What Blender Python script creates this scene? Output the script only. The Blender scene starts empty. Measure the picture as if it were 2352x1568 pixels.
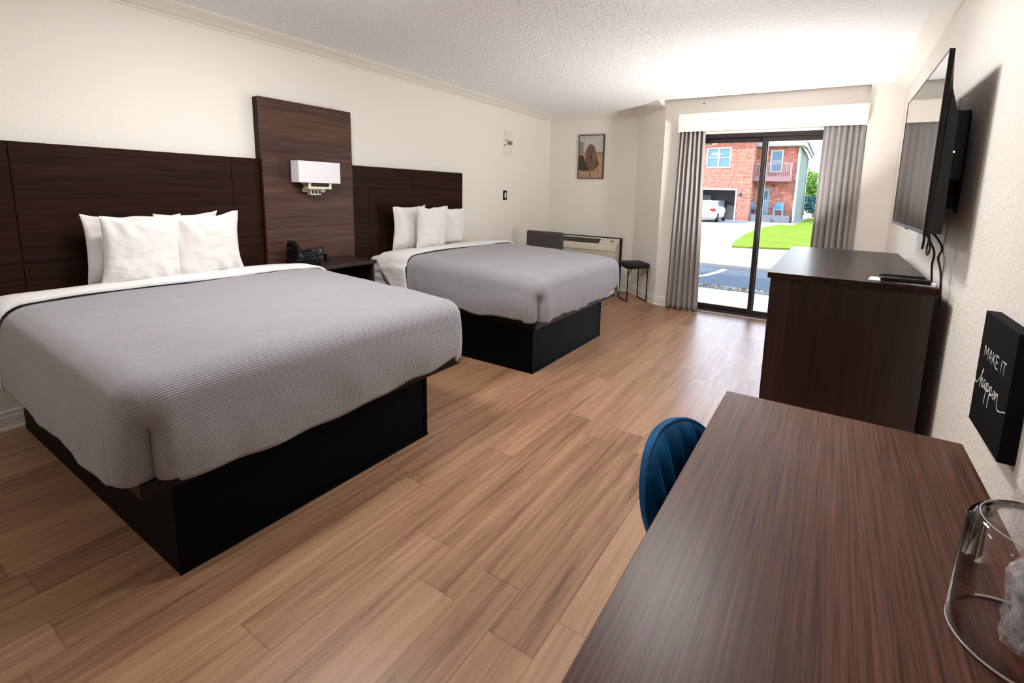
import bpy, bmesh, math, random
from mathutils import Vector, Matrix, noise
PI = math.pi
S = bpy.context.scene
COL = S.collection
random.seed(7)

# ------------------------------------------------------------------ camera
cd = bpy.data.cameras.new('camera'); cam = bpy.data.objects.new('camera', cd); COL.objects.link(cam)
S.camera = cam
cd.sensor_fit = 'HORIZONTAL'; cd.sensor_width = 36.0
cd.lens = 1082.21 / 2352 * 36.0
cd.shift_x = -(1258.61 - 1176) / 2352
cd.shift_y = -(784 - 605.4) / 2352
cd.clip_start = 0.02; cd.clip_end = 500
_rt = Vector((0.85556217, 0.5169684, 0.02751449)); _up = Vector((-0.10054026, 0.11378448, 0.98840515)); _fw = Vector((-0.50784351, 0.84840837, -0.14932583))
CAM = Vector((3.68958, 0.0, 1.34069))
cam.matrix_world = Matrix(((_rt.x, _up.x, -_fw.x, CAM.x), (_rt.y, _up.y, -_fw.y, CAM.y), (_rt.z, _up.z, -_fw.z, CAM.z), (0, 0, 0, 1)))

# ------------------------------------------------------------------ light and exposure
S.view_settings.view_transform = 'Standard'; S.view_settings.look = 'None'
S.view_settings.gamma = 1.0; S.view_settings.use_curve_mapping = False
S.view_settings.exposure = 0.12
SKY = 8.0; SUN = 10.5; FILL = (92.0, 30.0, 84.0); UPLIGHT = 48.0
w = bpy.data.worlds.new('sky'); S.world = w; w.use_nodes = True
nt = w.node_tree; nt.nodes.clear()
tcw = nt.nodes.new('ShaderNodeTexCoord'); sxw = nt.nodes.new('ShaderNodeSeparateXYZ'); rw = nt.nodes.new('ShaderNodeValToRGB')
rw.color_ramp.elements[0].position = 0.0; rw.color_ramp.elements[0].color = (1.0, 1.0, 1.0, 1)
rw.color_ramp.elements[1].position = 0.8; rw.color_ramp.elements[1].color = (0.38, 0.61, 1.0, 1)
bg = nt.nodes.new('ShaderNodeBackground'); bg.inputs[1].default_value = SKY
wo = nt.nodes.new('ShaderNodeOutputWorld')
for a_, b_ in ((tcw.outputs['Generated'], sxw.inputs[0]), (sxw.outputs[2], rw.inputs[0]), (rw.outputs[0], bg.inputs[0]), (bg.outputs[0], wo.inputs[0])): nt.links.new(a_, b_)
sl = bpy.data.lights.new('sun', 'SUN'); sl.energy = SUN; sl.angle = math.radians(0.6); sl.color = (1.0, 0.95, 0.86)
so = bpy.data.objects.new('sun', sl); COL.objects.link(so)
so.rotation_euler = Vector((1.1, 0.62, -0.80)).to_track_quat('-Z', 'Y').to_euler()

# ------------------------------------------------------------------ material helpers
def mat(name):
    m = bpy.data.materials.new(name); m.use_nodes = True
    nt = m.node_tree; nt.nodes.clear()
    out = nt.nodes.new('ShaderNodeOutputMaterial'); p = nt.nodes.new('ShaderNodeBsdfPrincipled')
    nt.links.new(p.outputs[0], out.inputs[0])
    return m, nt, p
def N(nt, t, **kw):
    n = nt.nodes.new(t)
    for k, v in kw.items(): setattr(n, k, v)
    return n
def L(nt, a, b): nt.links.new(a, b)
def srgb(r, g, b):
    f = lambda c: (c / 255 / 12.92) if c / 255 <= 0.04045 else ((c / 255 + 0.055) / 1.055) ** 2.4
    return (f(r), f(g), f(b), 1)
def ramp(nt, stops):
    r = N(nt, 'ShaderNodeValToRGB'); e = r.color_ramp.elements
    e[0].position, e[0].color = stops[0]; e[1].position, e[1].color = stops[-1]
    for p, c in stops[1:-1]:
        k = e.new(p); k.color = c
    return r
def coords(nt, scale=(1, 1, 1), kind='Object', loc=(0, 0, 0)):
    tc = N(nt, 'ShaderNodeTexCoord'); mp = N(nt, 'ShaderNodeMapping')
    mp.inputs['Scale'].default_value = scale; mp.inputs['Location'].default_value = loc
    L(nt, tc.outputs[kind], mp.inputs[0]); return mp.outputs[0]
def noise_n(nt, vec, scale=5, detail=4, rough=0.5):
    n = N(nt, 'ShaderNodeTexNoise'); n.inputs['Scale'].default_value = scale
    n.inputs['Detail'].default_value = detail; n.inputs['Roughness'].default_value = rough
    L(nt, vec, n.inputs['Vector']); return n
def bump(nt, p, h, strength=0.3, dist=0.01):
    b = N(nt, 'ShaderNodeBump'); b.inputs['Strength'].default_value = strength; b.inputs['Distance'].default_value = dist
    L(nt, h, b.inputs['Height']); L(nt, b.outputs[0], p.inputs['Normal']); return b
def plain(name, col, rough=0.5, metal=0.0, spec=0.5, emit=None, es=0, var=0.0, vs=20):
    m, nt, p = mat(name)
    p.inputs['Base Color'].default_value = col; p.inputs['Roughness'].default_value = rough
    p.inputs['Metallic'].default_value = metal; p.inputs['Specular IOR Level'].default_value = spec
    if var:
        n = noise_n(nt, coords(nt), vs, 5, .6)
        k = 1 - var
        r = ramp(nt, [(.3, (col[0] * k, col[1] * k, col[2] * k, 1)), (.7, tuple(min(1, c * (1 + var)) for c in col[:3]) + (1,))])
        L(nt, n.outputs['Fac'], r.inputs[0]); L(nt, r.outputs[0], p.inputs['Base Color'])
    if emit: p.inputs['Emission Color'].default_value = emit; p.inputs['Emission Strength'].default_value = es
    return m
def wall_mat(name, col, scale, strength, dist=0.004, rough=0.75):
    m, nt, p = mat(name)
    p.inputs['Base Color'].default_value = col; p.inputs['Roughness'].default_value = rough
    p.inputs['Specular IOR Level'].default_value = 0.25
    v = coords(nt)
    a = noise_n(nt, v, scale, 3, .55)
    r = ramp(nt, [(.36, (0, 0, 0, 1)), (.66, (1, 1, 1, 1))])
    L(nt, a.outputs['Fac'], r.inputs[0]); bump(nt, p, r.outputs[0], strength, dist)
    return m
def wood(name, c0, c1, axis='Y', rough=0.35, grain=38, along=1.4, contrast=(.3, .72), spec=0.5, broad=.35, bmp=.05):
    m, nt, p = mat(name)
    p.inputs['Roughness'].default_value = rough; p.inputs['Specular IOR Level'].default_value = spec
    sc = [grain] * 3; sc['XYZ'.index(axis)] = along
    n = noise_n(nt, coords(nt, sc), 1.0, 9, .62); n.inputs['Distortion'].default_value = .35
    r = ramp(nt, [(contrast[0], c0), (contrast[1], c1)])
    L(nt, n.outputs['Fac'], r.inputs[0])
    sc2 = [5.0] * 3; sc2['XYZ'.index(axis)] = .7
    n2 = noise_n(nt, coords(nt, sc2, loc=(3, 1, 5)), 1.0, 3, .5)
    r2 = ramp(nt, [(.3, (1 - broad, 1 - broad, 1 - broad, 1)), (.7, (1 + broad * .5,) * 3 + (1,))])
    L(nt, n2.outputs['Fac'], r2.inputs[0])
    mx = N(nt, 'ShaderNodeMix', data_type='RGBA', blend_type='MULTIPLY'); mx.inputs[0].default_value = 1
    L(nt, r.outputs[0], mx.inputs[6]); L(nt, r2.outputs[0], mx.inputs[7]); L(nt, mx.outputs[2], p.inputs['Base Color'])
    if bmp: bump(nt, p, n.outputs['Fac'], bmp, .002)
    return m

M = {}
M['wall'] = wall_mat('cream_wall_paint', srgb(243, 237, 229), 85, .22)
M['wall_rough'] = wall_mat('cream_knockdown_wall', srgb(234, 227, 219), 48, .32, .006)
M['ceiling'] = wall_mat('white_textured_ceiling', srgb(246, 244, 242), 40, .55, .009, .9)
M['trim'] = plain('white_trim_paint', srgb(236, 230, 220), .45)
M['valance'] = plain('cream_valance_paint', srgb(246, 238, 226), .6)
M['headboard'] = wood('dark_walnut_laminate', srgb(24, 10, 6), srgb(54, 29, 19), 'Y', .48, 44, 1.6, broad=.25, spec=.10)
M['panel'] = wood('brown_walnut_laminate', srgb(58, 36, 28), srgb(96, 68, 56), 'Y', .45, 40, 1.6, broad=.3, spec=.25)
M['gap'] = plain('dark_groove', srgb(16, 9, 7), .7)
M['dresser'] = wood('espresso_laminate', srgb(26, 14, 12), srgb(58, 34, 30), 'Z', .33, 55, 1.8)
M['dresser_top'] = wood('espresso_laminate_top', srgb(34, 22, 19), srgb(62, 44, 38), 'Y', .30, 55, 1.8, spec=.05, bmp=.02)
M['night'] = wood('nightstand_laminate', srgb(34, 20, 17), srgb(62, 42, 36), 'Y', .3, 50, 1.6)
M['desk'] = wood('desk_walnut_laminate', srgb(50, 26, 18), srgb(108, 68, 51), 'Y', .36, 190, 3.2, (.34, .68), .22, .22, .03)
M['desk_edge'] = plain('desk_edge_band', srgb(58, 40, 33), .35)
M['black'] = plain('black_laminate', srgb(4, 6, 10), .5, spec=.06)
M['rail'] = plain('black_metal_frame', srgb(8, 8, 9), .45, spec=.3)
M['plastic'] = plain('black_plastic', srgb(9, 9, 10), .35, spec=.3)
M['plastic_grey'] = plain('dark_grey_plastic', srgb(46, 47, 49), .4)
M['screen'] = plain('glossy_tv_screen', srgb(16, 16, 17), .06, spec=.9)
M['chrome'] = plain('chrome', (.8, .78, .74, 1), .15, 1.0)
M['cream_metal'] = plain('cream_lamp_metal', srgb(232, 222, 200), .35, .0)
M['shade'] = plain('white_linen_shade', srgb(240, 238, 240), .8)
M['white_plastic'] = plain('white_plastic', srgb(232, 230, 226), .4)
M['ac_cream'] = plain('beige_plastic_casing', srgb(214, 206, 190), .5)
M['ac_dark'] = plain('dark_grille', srgb(70, 68, 64), .6)
M['bronze'] = plain('dark_bronze_aluminium', srgb(46, 40, 37), .4, .4)
M['alu'] = plain('aluminium_sill', srgb(205, 198, 190), .35, .6)
M['stool_fabric'] = plain('black_upholstery', srgb(18, 18, 22), .75)
M['grey_uph'] = plain('charcoal_upholstery', srgb(74, 70, 70), .9, var=.12, vs=300)
M['cable'] = plain('black_cable', srgb(10, 10, 10), .5)
M['cable_grey'] = plain('grey_cable', srgb(150, 148, 146), .5)
M['paper'] = plain('white_paper', srgb(240, 240, 240), .8)
M['canvas'] = plain('black_canvas', srgb(10, 10, 12), .8, spec=.15, var=.15, vs=200)
M['ink'] = plain('white_lettering', srgb(238, 238, 236), .7)
M['led'] = plain('blue_led', srgb(120, 150, 255), .4, emit=(.35, .5, 1, 1), es=6)

def sheet_mat(name, col, crease=.25, sc=9):
    m, nt, p = mat(name)
    p.inputs['Base Color'].default_value = col; p.inputs['Roughness'].default_value = .85
    p.inputs['Specular IOR Level'].default_value = .2; p.inputs['Sheen Weight'].default_value = .15
    a = noise_n(nt, coords(nt, (1, 1, 2.2)), sc, 4, .5); a.inputs['Distortion'].default_value = .6
    bump(nt, p, a.outputs['Fac'], crease, .03); return m
M['sheet'] = sheet_mat('white_cotton_sheet', srgb(238, 236, 234))
M['pillow'] = sheet_mat('white_pillowcase', srgb(234, 231, 228), .35, 7)

def floor_mat():
    m, nt, p = mat('vinyl_plank_floor')
    tc = N(nt, 'ShaderNodeTexCoord'); sx = N(nt, 'ShaderNodeSeparateXYZ'); L(nt, tc.outputs['Object'], sx.inputs[0])
    def mth(op, a, b=None):
        n = N(nt, 'ShaderNodeMath', operation=op)
        for i, v in enumerate((a, b)):
            if v is None: continue
            if isinstance(v, (int, float)): n.inputs[i].default_value = v
            else: L(nt, v, n.inputs[i])
        return n.outputs[0]
    PW, PL = 0.164, 1.22
    rx = mth('DIVIDE', mth('ADD', sx.outputs[0], .044), PW); row = mth('FLOOR', rx)
    w1 = N(nt, 'ShaderNodeTexWhiteNoise', noise_dimensions='1D'); L(nt, row, w1.inputs['W'])
    ry = mth('ADD', mth('DIVIDE', sx.outputs[1], PL), mth('MULTIPLY', w1.outputs[0], 7.3)); pl = mth('FLOOR', ry)
    cb = N(nt, 'ShaderNodeCombineXYZ'); L(nt, row, cb.inputs[0]); L(nt, pl, cb.inputs[1])
    w2 = N(nt, 'ShaderNodeTexWhiteNoise', noise_dimensions='3D'); L(nt, cb.outputs[0], w2.inputs['Vector'])
    rnd = w2.outputs['Value']
    off = mth('MULTIPLY', rnd, 37.0)
    def grain(sx_, sy_, det, rough, dist):
        c = N(nt, 'ShaderNodeCombineXYZ')
        L(nt, mth('ADD', mth('MULTIPLY', sx.outputs[0], sx_), off), c.inputs[0])
        L(nt, mth('ADD', mth('MULTIPLY', sx.outputs[1], sy_), off), c.inputs[1]); L(nt, off, c.inputs[2])
        n = noise_n(nt, c.outputs[0], 1, det, rough); n.inputs['Distortion'].default_value = dist; return n.outputs['Fac']
    g1 = grain(42, 1.7, 6, .65, .7)      # broad cathedral bands
    g2 = grain(150, 4.5, 4, .6, .2)      # fine pores
    g3 = grain(9, .9, 3, .5, 1.0)        # slow tonal drift
    r1 = ramp(nt, [(.28, srgb(98, 67, 48)), (.45, srgb(143, 106, 80)), (.58, srgb(163, 125, 96)), (.75, srgb(181, 144, 113))])
    t = mth('ADD', mth('ADD', mth('MULTIPLY', g1, .62), mth('MULTIPLY', g3, .3)), mth('MULTIPLY', g2, .12))
    t = mth('ADD', t, mth('MULTIPLY', mth('SUBTRACT', rnd, .5), .16))
    L(nt, t, r1.inputs[0])
    # knots and dark streaks
    st = ramp(nt, [(.60, (1, 1, 1, 1)), (.72, (.62, .58, .56, 1))]); L(nt, grain(40, 1.1, 4, .6, 1.6), st.inputs[0])
    mx = N(nt, 'ShaderNodeMix', data_type='RGBA', blend_type='MULTIPLY'); mx.inputs[0].default_value = .8
    L(nt, r1.outputs[0], mx.inputs[6]); L(nt, st.outputs[0], mx.inputs[7])
    # seams
    fx = mth('FRACT', rx); fy = mth('FRACT', ry)
    ex = mth('MINIMUM', fx, mth('SUBTRACT', 1, fx)); ey = mth('MINIMUM', fy, mth('SUBTRACT', 1, fy))
    se = mth('MINIMUM', mth('MULTIPLY', ex, PW), mth('MULTIPLY', ey, PL))
    sr = ramp(nt, [(0.0, (.66, .6, .56, 1)), (.0014, (1, 1, 1, 1))]); L(nt, se, sr.inputs[0])
    m2 = N(nt, 'ShaderNodeMix', data_type='RGBA', blend_type='MULTIPLY'); m2.inputs[0].default_value = 1
    L(nt, mx.outputs[2], m2.inputs[6]); L(nt, sr.outputs[0], m2.inputs[7]); L(nt, m2.outputs[2], p.inputs['Base Color'])
    rr = ramp(nt, [(.3, (.30, .30, .30, 1)), (.7, (.42, .42, .42, 1))]); L(nt, g2, rr.inputs[0]); L(nt, rr.outputs[0], p.inputs['Roughness'])
    p.inputs['Specular IOR Level'].default_value = .42
    bump(nt, p, mth('ADD', g2, mth('MULTIPLY', sr.outputs[0], .6)), .06, .002)
    return m
M['floor'] = floor_mat()

def quilt_mat():
    m, nt, p = mat('grey_ribbed_quilt')
    tc = N(nt, 'ShaderNodeTexCoord'); sx = N(nt, 'ShaderNodeSeparateXYZ'); L(nt, tc.outputs['UV'], sx.inputs[0])
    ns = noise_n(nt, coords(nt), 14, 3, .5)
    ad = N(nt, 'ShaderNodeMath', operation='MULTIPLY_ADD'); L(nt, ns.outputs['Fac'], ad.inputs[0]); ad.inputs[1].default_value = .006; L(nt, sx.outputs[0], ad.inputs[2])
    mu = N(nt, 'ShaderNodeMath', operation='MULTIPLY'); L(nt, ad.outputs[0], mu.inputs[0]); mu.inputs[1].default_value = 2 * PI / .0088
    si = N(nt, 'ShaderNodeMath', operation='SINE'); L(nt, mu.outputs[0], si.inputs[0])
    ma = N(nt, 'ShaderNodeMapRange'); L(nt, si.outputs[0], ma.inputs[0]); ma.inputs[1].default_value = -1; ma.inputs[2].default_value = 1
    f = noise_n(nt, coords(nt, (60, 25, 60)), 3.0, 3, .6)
    col = ramp(nt, [(.0, srgb(104, 102, 106)), (.35, srgb(142, 140, 144)), (1, srgb(174, 172, 175))])  # rib grooves tinted darker, putting their shade into the colour
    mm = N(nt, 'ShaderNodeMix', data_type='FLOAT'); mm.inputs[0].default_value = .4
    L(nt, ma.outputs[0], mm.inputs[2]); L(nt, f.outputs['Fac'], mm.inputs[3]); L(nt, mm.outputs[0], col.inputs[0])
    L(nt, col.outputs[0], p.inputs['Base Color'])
    p.inputs['Roughness'].default_value = .85; p.inputs['Sheen Weight'].default_value = .25; p.inputs['Specular IOR Level'].default_value = .2
    wv = noise_n(nt, coords(nt), 11, 4, .55)
    ad2 = N(nt, 'ShaderNodeMath', operation='MULTIPLY_ADD'); L(nt, wv.outputs['Fac'], ad2.inputs[0]); ad2.inputs[1].default_value = 2.2; L(nt, mm.outputs[0], ad2.inputs[2])
    bump(nt, p, ad2.outputs[0], .38, .0045); return m
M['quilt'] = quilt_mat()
M['binding'] = plain('dark_grey_binding', srgb(52, 50, 54), .9)

def curtain_mat():
    m, nt, p = mat('taupe_grey_drape')
    n = noise_n(nt, coords(nt, (200, 200, 30)), 2, 3, .6)
    r = ramp(nt, [(.3, srgb(150, 143, 141)), (.7, srgb(172, 165, 162))]); L(nt, n.outputs['Fac'], r.inputs[0]); L(nt, r.outputs[0], p.inputs['Base Color'])
    p.inputs['Roughness'].default_value = .75; p.inputs['Sheen Weight'].default_value = .2
    return m
M['curtain'] = curtain_mat()
def velvet():
    m, nt, p = mat('teal_blue_velvet')
    n = noise_n(nt, coords(nt), 9, 3, .5)
    r = ramp(nt, [(.3, srgb(0, 58, 100)), (.7, srgb(2, 92, 148))]); L(nt, n.outputs['Fac'], r.inputs[0]); L(nt, r.outputs[0], p.inputs['Base Color'])
    p.inputs['Roughness'].default_value = .55; p.inputs['Specular IOR Level'].default_value = .2; p.inputs['Sheen Weight'].default_value = .2; p.inputs['Sheen Tint'].default_value = srgb(60, 140, 200)
    return m
M['velvet'] = velvet()
def thin_glass(name, tint, base, ior=1.45, rough=0.0):
    m = bpy.data.materials.new(name); m.use_nodes = True; nt = m.node_tree; nt.nodes.clear()
    o = N(nt, 'ShaderNodeOutputMaterial'); mx = N(nt, 'ShaderNodeMixShader'); t = N(nt, 'ShaderNodeBsdfTransparent'); g = N(nt, 'ShaderNodeBsdfGlossy')
    fr = N(nt, 'ShaderNodeFresnel'); fr.inputs[0].default_value = ior
    t.inputs[0].default_value = tint; g.inputs['Roughness'].default_value = rough; g.inputs[0].default_value = base
    L(nt, fr.outputs[0], mx.inputs[0]); L(nt, t.outputs[0], mx.inputs[1]); L(nt, g.outputs[0], mx.inputs[2]); L(nt, mx.outputs[0], o.inputs[0])
    return m
M['pane'] = thin_glass('clear_door_glass', (.96, .97, .97, 1), (.5, .5, .5, 1))
M['acrylic'] = thin_glass('clear_acrylic', (.985, .98, .985, 1), (1, 1, 1, 1), 1.25, .03)
M['acrylic_rim'] = plain('acrylic_edge_and_highlight', srgb(225, 222, 222), .15, spec=.8)
def film_mat():
    m = bpy.data.materials.new('crinkled_wrap_film'); m.use_nodes = True; nt = m.node_tree; nt.nodes.clear()
    o = N(nt, 'ShaderNodeOutputMaterial'); mx = N(nt, 'ShaderNodeMixShader'); t = N(nt, 'ShaderNodeBsdfTransparent'); d_ = N(nt, 'ShaderNodeBsdfPrincipled')
    d_.inputs['Base Color'].default_value = srgb(236, 236, 240); d_.inputs['Roughness'].default_value = .25
    n = noise_n(nt, coords(nt), 60, 3, .6); r = ramp(nt, [(.4, (.12, .12, .12, 1)), (.65, (.42, .42, .42, 1))]); L(nt, n.outputs['Fac'], r.inputs[0])
    L(nt, r.outputs[0], mx.inputs[0]); L(nt, t.outputs[0], mx.inputs[1]); L(nt, d_.outputs[0], mx.inputs[2]); L(nt, mx.outputs[0], o.inputs[0]); return m
M['film'] = film_mat()

# ------------------------------------------------------------------ mesh helpers
def new_obj(name, bm, m, parent=None, smooth=None, loc=None):
    me = bpy.data.meshes.new(name); bm.normal_update(); bm.to_mesh(me); bm.free()
    for x in (m if isinstance(m, (list, tuple)) else [m]): me.materials.append(x)
    o = bpy.data.objects.new(name, me); COL.objects.link(o)
    if parent: o.parent = parent
    if loc: o.location = loc
    if smooth is not None:
        for p in me.polygons: p.use_smooth = True
        if smooth < 180: me.set_sharp_from_angle(angle=math.radians(smooth))
    return o
def tag(o, label, cat, group=None, kind=None):
    o['label'] = label; o['category'] = cat
    if group: o['group'] = group
    if kind: o['kind'] = kind
    return o
def thing(name, label, cat, loc=(0, 0, 0), rz=0, group=None):
    o = bpy.data.objects.new(name, None); COL.objects.link(o); o.location = loc; o.rotation_euler = (0, 0, rz)
    o.empty_display_size = .1
    return tag(o, label, cat, group)
def struct(name, bm, m, label=None, smooth=None):
    o = new_obj(name, bm, m, smooth=smooth); o['kind'] = 'structure'
    if label: o['label'] = label
    return o
def B(): return bmesh.new()
JIT = [.00012]
def box(bm, a, b, bev=0.0, seg=2, mi=0, rot=None):
    """axis box from corner a to corner b, bevelled"""
    t = bmesh.new()
    r = bmesh.ops.create_cube(t, size=1)
    bm_n = len(bm.verts) // 8 % 9 * JIT[0]      # pieces of one mesh never share a face plane
    c = [(a[i] + b[i]) / 2 for i in range(3)]; s = [abs(b[i] - a[i]) + (2 * bm_n if bm_n < abs(b[i] - a[i]) * .2 else 0) for i in range(3)]
    for v in t.verts: v.co = Vector((v.co.x * s[0], v.co.y * s[1], v.co.z * s[2]))
    if bev: bmesh.ops.bevel(t, geom=t.edges[:], offset=min(bev, min(s) * .49), segments=seg, affect='EDGES', profile=.5)
    for v in t.verts:
        if rot: v.co = rot @ v.co
        v.co += Vector(c)
    merge(bm, t, mi); return bm
def merge(bm, t, mi=0):
    mp = {}
    for v in t.verts: mp[v] = bm.verts.new(v.co)
    for f in t.faces:
        try:
            nf = bm.faces.new([mp[v] for v in f.verts]); nf.material_index = mi; nf.smooth = f.smooth
        except ValueError: pass
    t.free()
def tube(bm, pts, r, n=8, mi=0, cap=True, closed=False):
    pts = [Vector(p) for p in pts]; rings = []
    up = Vector((0, 0, 1)); last = None
    m_ = len(pts)
    for i, p in enumerate(pts):
        if closed: d = pts[(i + 1) % m_] - pts[i - 1]
        else: d = (pts[min(i + 1, m_ - 1)] - pts[max(i - 1, 0)])
        d.normalize()
        if last is None:
            a = d.cross(up)
            if a.length < .05: a = d.cross(Vector((1, 0, 0)))
        else: a = last - d * last.dot(d)
        a.normalize(); last = a; b = d.cross(a)
        rr = r[i] if isinstance(r, (list, tuple)) else r
        rings.append([bm.verts.new(p + (a * math.cos(2 * PI * k / n) + b * math.sin(2 * PI * k / n)) * rr) for k in range(n)])
    for i in range(m_ if closed else m_ - 1):
        A, C = rings[i], rings[(i + 1) % m_]
        for k in range(n):
            f = bm.faces.new((A[k], A[(k + 1) % n], C[(k + 1) % n], C[k])); f.material_index = mi; f.smooth = True
    if cap and not closed:
        for R_, rev in ((rings[0], True), (rings[-1], False)):
            f = bm.faces.new(R_[::-1] if rev else R_); f.material_index = mi
    return bm
def smooth_path(pts, n=6):
    """Catmull-Rom"""
    P = [Vector(p) for p in pts]; out = []
    for i in range(len(P) - 1):
        p0, p1, p2, p3 = P[max(i - 1, 0)], P[i], P[i + 1], P[min(i + 2, len(P) - 1)]
        for k in range(n):
            t = k / n
            out.append(.5 * ((2 * p1) + (p2 - p0) * t + (2 * p0 - 5 * p1 + 4 * p2 - p3) * t * t + (3 * p1 - p0 - 3 * p2 + p3) * t ** 3))
    out.append(P[-1]); return out
def lathe(bm, prof, n=32, c=(0, 0, 0), mi=0):
    rings = []
    for r, z in prof:
        rings.append([bm.verts.new((c[0] + r * math.cos(2 * PI * k / n), c[1] + r * math.sin(2 * PI * k / n), c[2] + z)) for k in range(n)] if r > 1e-6 else [bm.verts.new((c[0], c[1], c[2] + z))])
    for A, C in zip(rings, rings[1:]):
        for k in range(n):
            a = A[k % len(A)], A[(k + 1) % len(A)]; c_ = C[(k + 1) % len(C)], C[k % len(C)]
            vs = []
            for v in a + c_:
                if v not in vs: vs.append(v)
            if len(vs) >= 3:
                f = bm.faces.new(vs); f.material_index = mi; f.smooth = True
    return bm
def prism(bm, poly, z0, z1, mi=0):
    """extrude a plan polygon"""
    a = [bm.verts.new((x, y, z0)) for x, y in poly]; b = [bm.verts.new((x, y, z1)) for x, y in poly]
    n = len(poly)
    for i in range(n):
        f = bm.faces.new((a[i], a[(i + 1) % n], b[(i + 1) % n], b[i])); f.material_index = mi
    bm.faces.new(a[::-1]).material_index = mi; bm.faces.new(b).material_index = mi
    bmesh.ops.recalc_face_normals(bm, faces=bm.faces[:]); return bm
def sweep(bm, path, prof, mi=0):
    """sweep profile of (outward, z) along plan path; outward = right-hand normal of the walk; mitred corners"""
    P = [Vector((x, y, 0)) for x, y in path]; rings = []
    for i, p in enumerate(P):
        ds = []
        if i > 0: ds.append((P[i] - P[i - 1]).normalized())
        if i < len(P) - 1: ds.append((P[i + 1] - P[i]).normalized())
        ns = [Vector((d.y, -d.x, 0)) for d in ds]
        nn = ns[0] if len(ns) == 1 else (ns[0] + ns[1]) / (1 + ns[0].dot(ns[1]))
        rings.append([bm.verts.new((p.x + nn.x * o, p.y + nn.y * o, z)) for o, z in prof])
    k = len(prof)
    for A, C in zip(rings, rings[1:]):
        for j in range(k):
            f = bm.faces.new((A[j], A[(j + 1) % k], C[(j + 1) % k], C[j])); f.material_index = mi
    bm.faces.new(rings[0]); bm.faces.new(rings[-1][::-1])
    bmesh.ops.recalc_face_normals(bm, faces=bm.faces[:]); return bm
def fbm(x, y, z, s=1.0): return noise.noise(Vector((x * s, y * s, z * s)))
def sstep(a, b, x):
    t = max(0, min(1, (x - a) / (b - a))); return t * t * (3 - 2 * t)

# ================================================================== room shell
H = 2.44; W = 4.1524; YF = 6.1315; XF = 1.3668; XD = 1.8886; YD = 5.6048; XC = 3.88; YC = 5.562; YB = -2.3
struct('floor', box(B(), (-.12, YB - .1, -.1), (W + .12, YF + .12, 0)), M['floor'], 'wood-look plank floor with long warm brown boards')
bm = box(B(), (-.12, YB - .1, H), (W + .12, YF + .12, H + .1)); struct('ceiling', bm, M['ceiling'], 'white ceiling with a stippled texture')
struct('wall_left', box(B(), (-.12, YB - .1, 0), (0, YF + .12, H)), M['wall'], 'cream wall behind the two beds')
struct('wall_right', box(B(), (W, YB - .1, 0), (W + .12, YC + .4, H)), M['wall_rough'], 'rough cream wall with the television')
struct('wall_back', box(B(), (0, YB - .1, 0), (W, YB, H)), M['wall'])
struct('wall_far', box(B(), (0, YF, 0), (XF + .1, YF + .12, H)), M['wall'], 'far cream wall with the framed hat picture')
struct('wall_diagonal', prism(B(), [(XF, YF), (XD, YD), (XD + .01, YD + .2), (XF + .1, YF + .12)], 0, H), M['wall'], 'short angled cream wall behind the black stool')
DX0, DX1, DZ1 = 2.16, 3.74, 2.043
bm = B()
box(bm, (XD, YD, 0), (DX0, YD + .16, H)); box(bm, (DX1, YD, 0), (XC + .05, YD + .16, H)); box(bm, (DX0, YD, DZ1), (DX1, YD + .16, H))
struct('wall_window', bm, M['wall'], 'cream wall around the sliding glass door')
struct('wall_column', box(B(), (XC, YC, 0), (W, YC + .2, H)), M['wall'], 'cream pier right of the curtained door')
# crown moulding
cp = [(0, H), (0, H - .078), (.012, H - .078), (.016, H - .066), (.030, H - .060), (.044, H - .046), (.064, H - .026), (.080, H - .020), (.086, H - .012), (.098, H - .010), (.098, H)]
struct('trim_1', sweep(B(), [(0, YB), (0, YF), (XF, YF), (XD - .004, YD + .004)], cp), M['trim'], 'white crown moulding along the bed wall and far corner', 40)
struct('trim_2', sweep(B(), [(W, YC), (W, YB)], cp), M['trim'], 'white crown moulding along the television wall', 40)
bp = [(0, 0), (.022, 0), (.022, .012), (.015, .018), (.015, .072), (.011, .080), (.011, .098), (.005, .106), (0, .106)]
struct('baseboard_left', sweep(B(), [(0, YB), (0, YF)], bp), M['trim'])
struct('baseboard_far', sweep(B(), [(0, YF), (XF, YF), (XD, YD), (DX0 - .02, YD)], bp), M['trim'], 'cream baseboard under the far and angled walls')
struct('baseboard_right', sweep(B(), [(W, YC), (W, YB)], bp), M['trim'])
struct('baseboard_column', sweep(B(), [(XC, YC), (W, YC)], bp), M['trim'])

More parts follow.
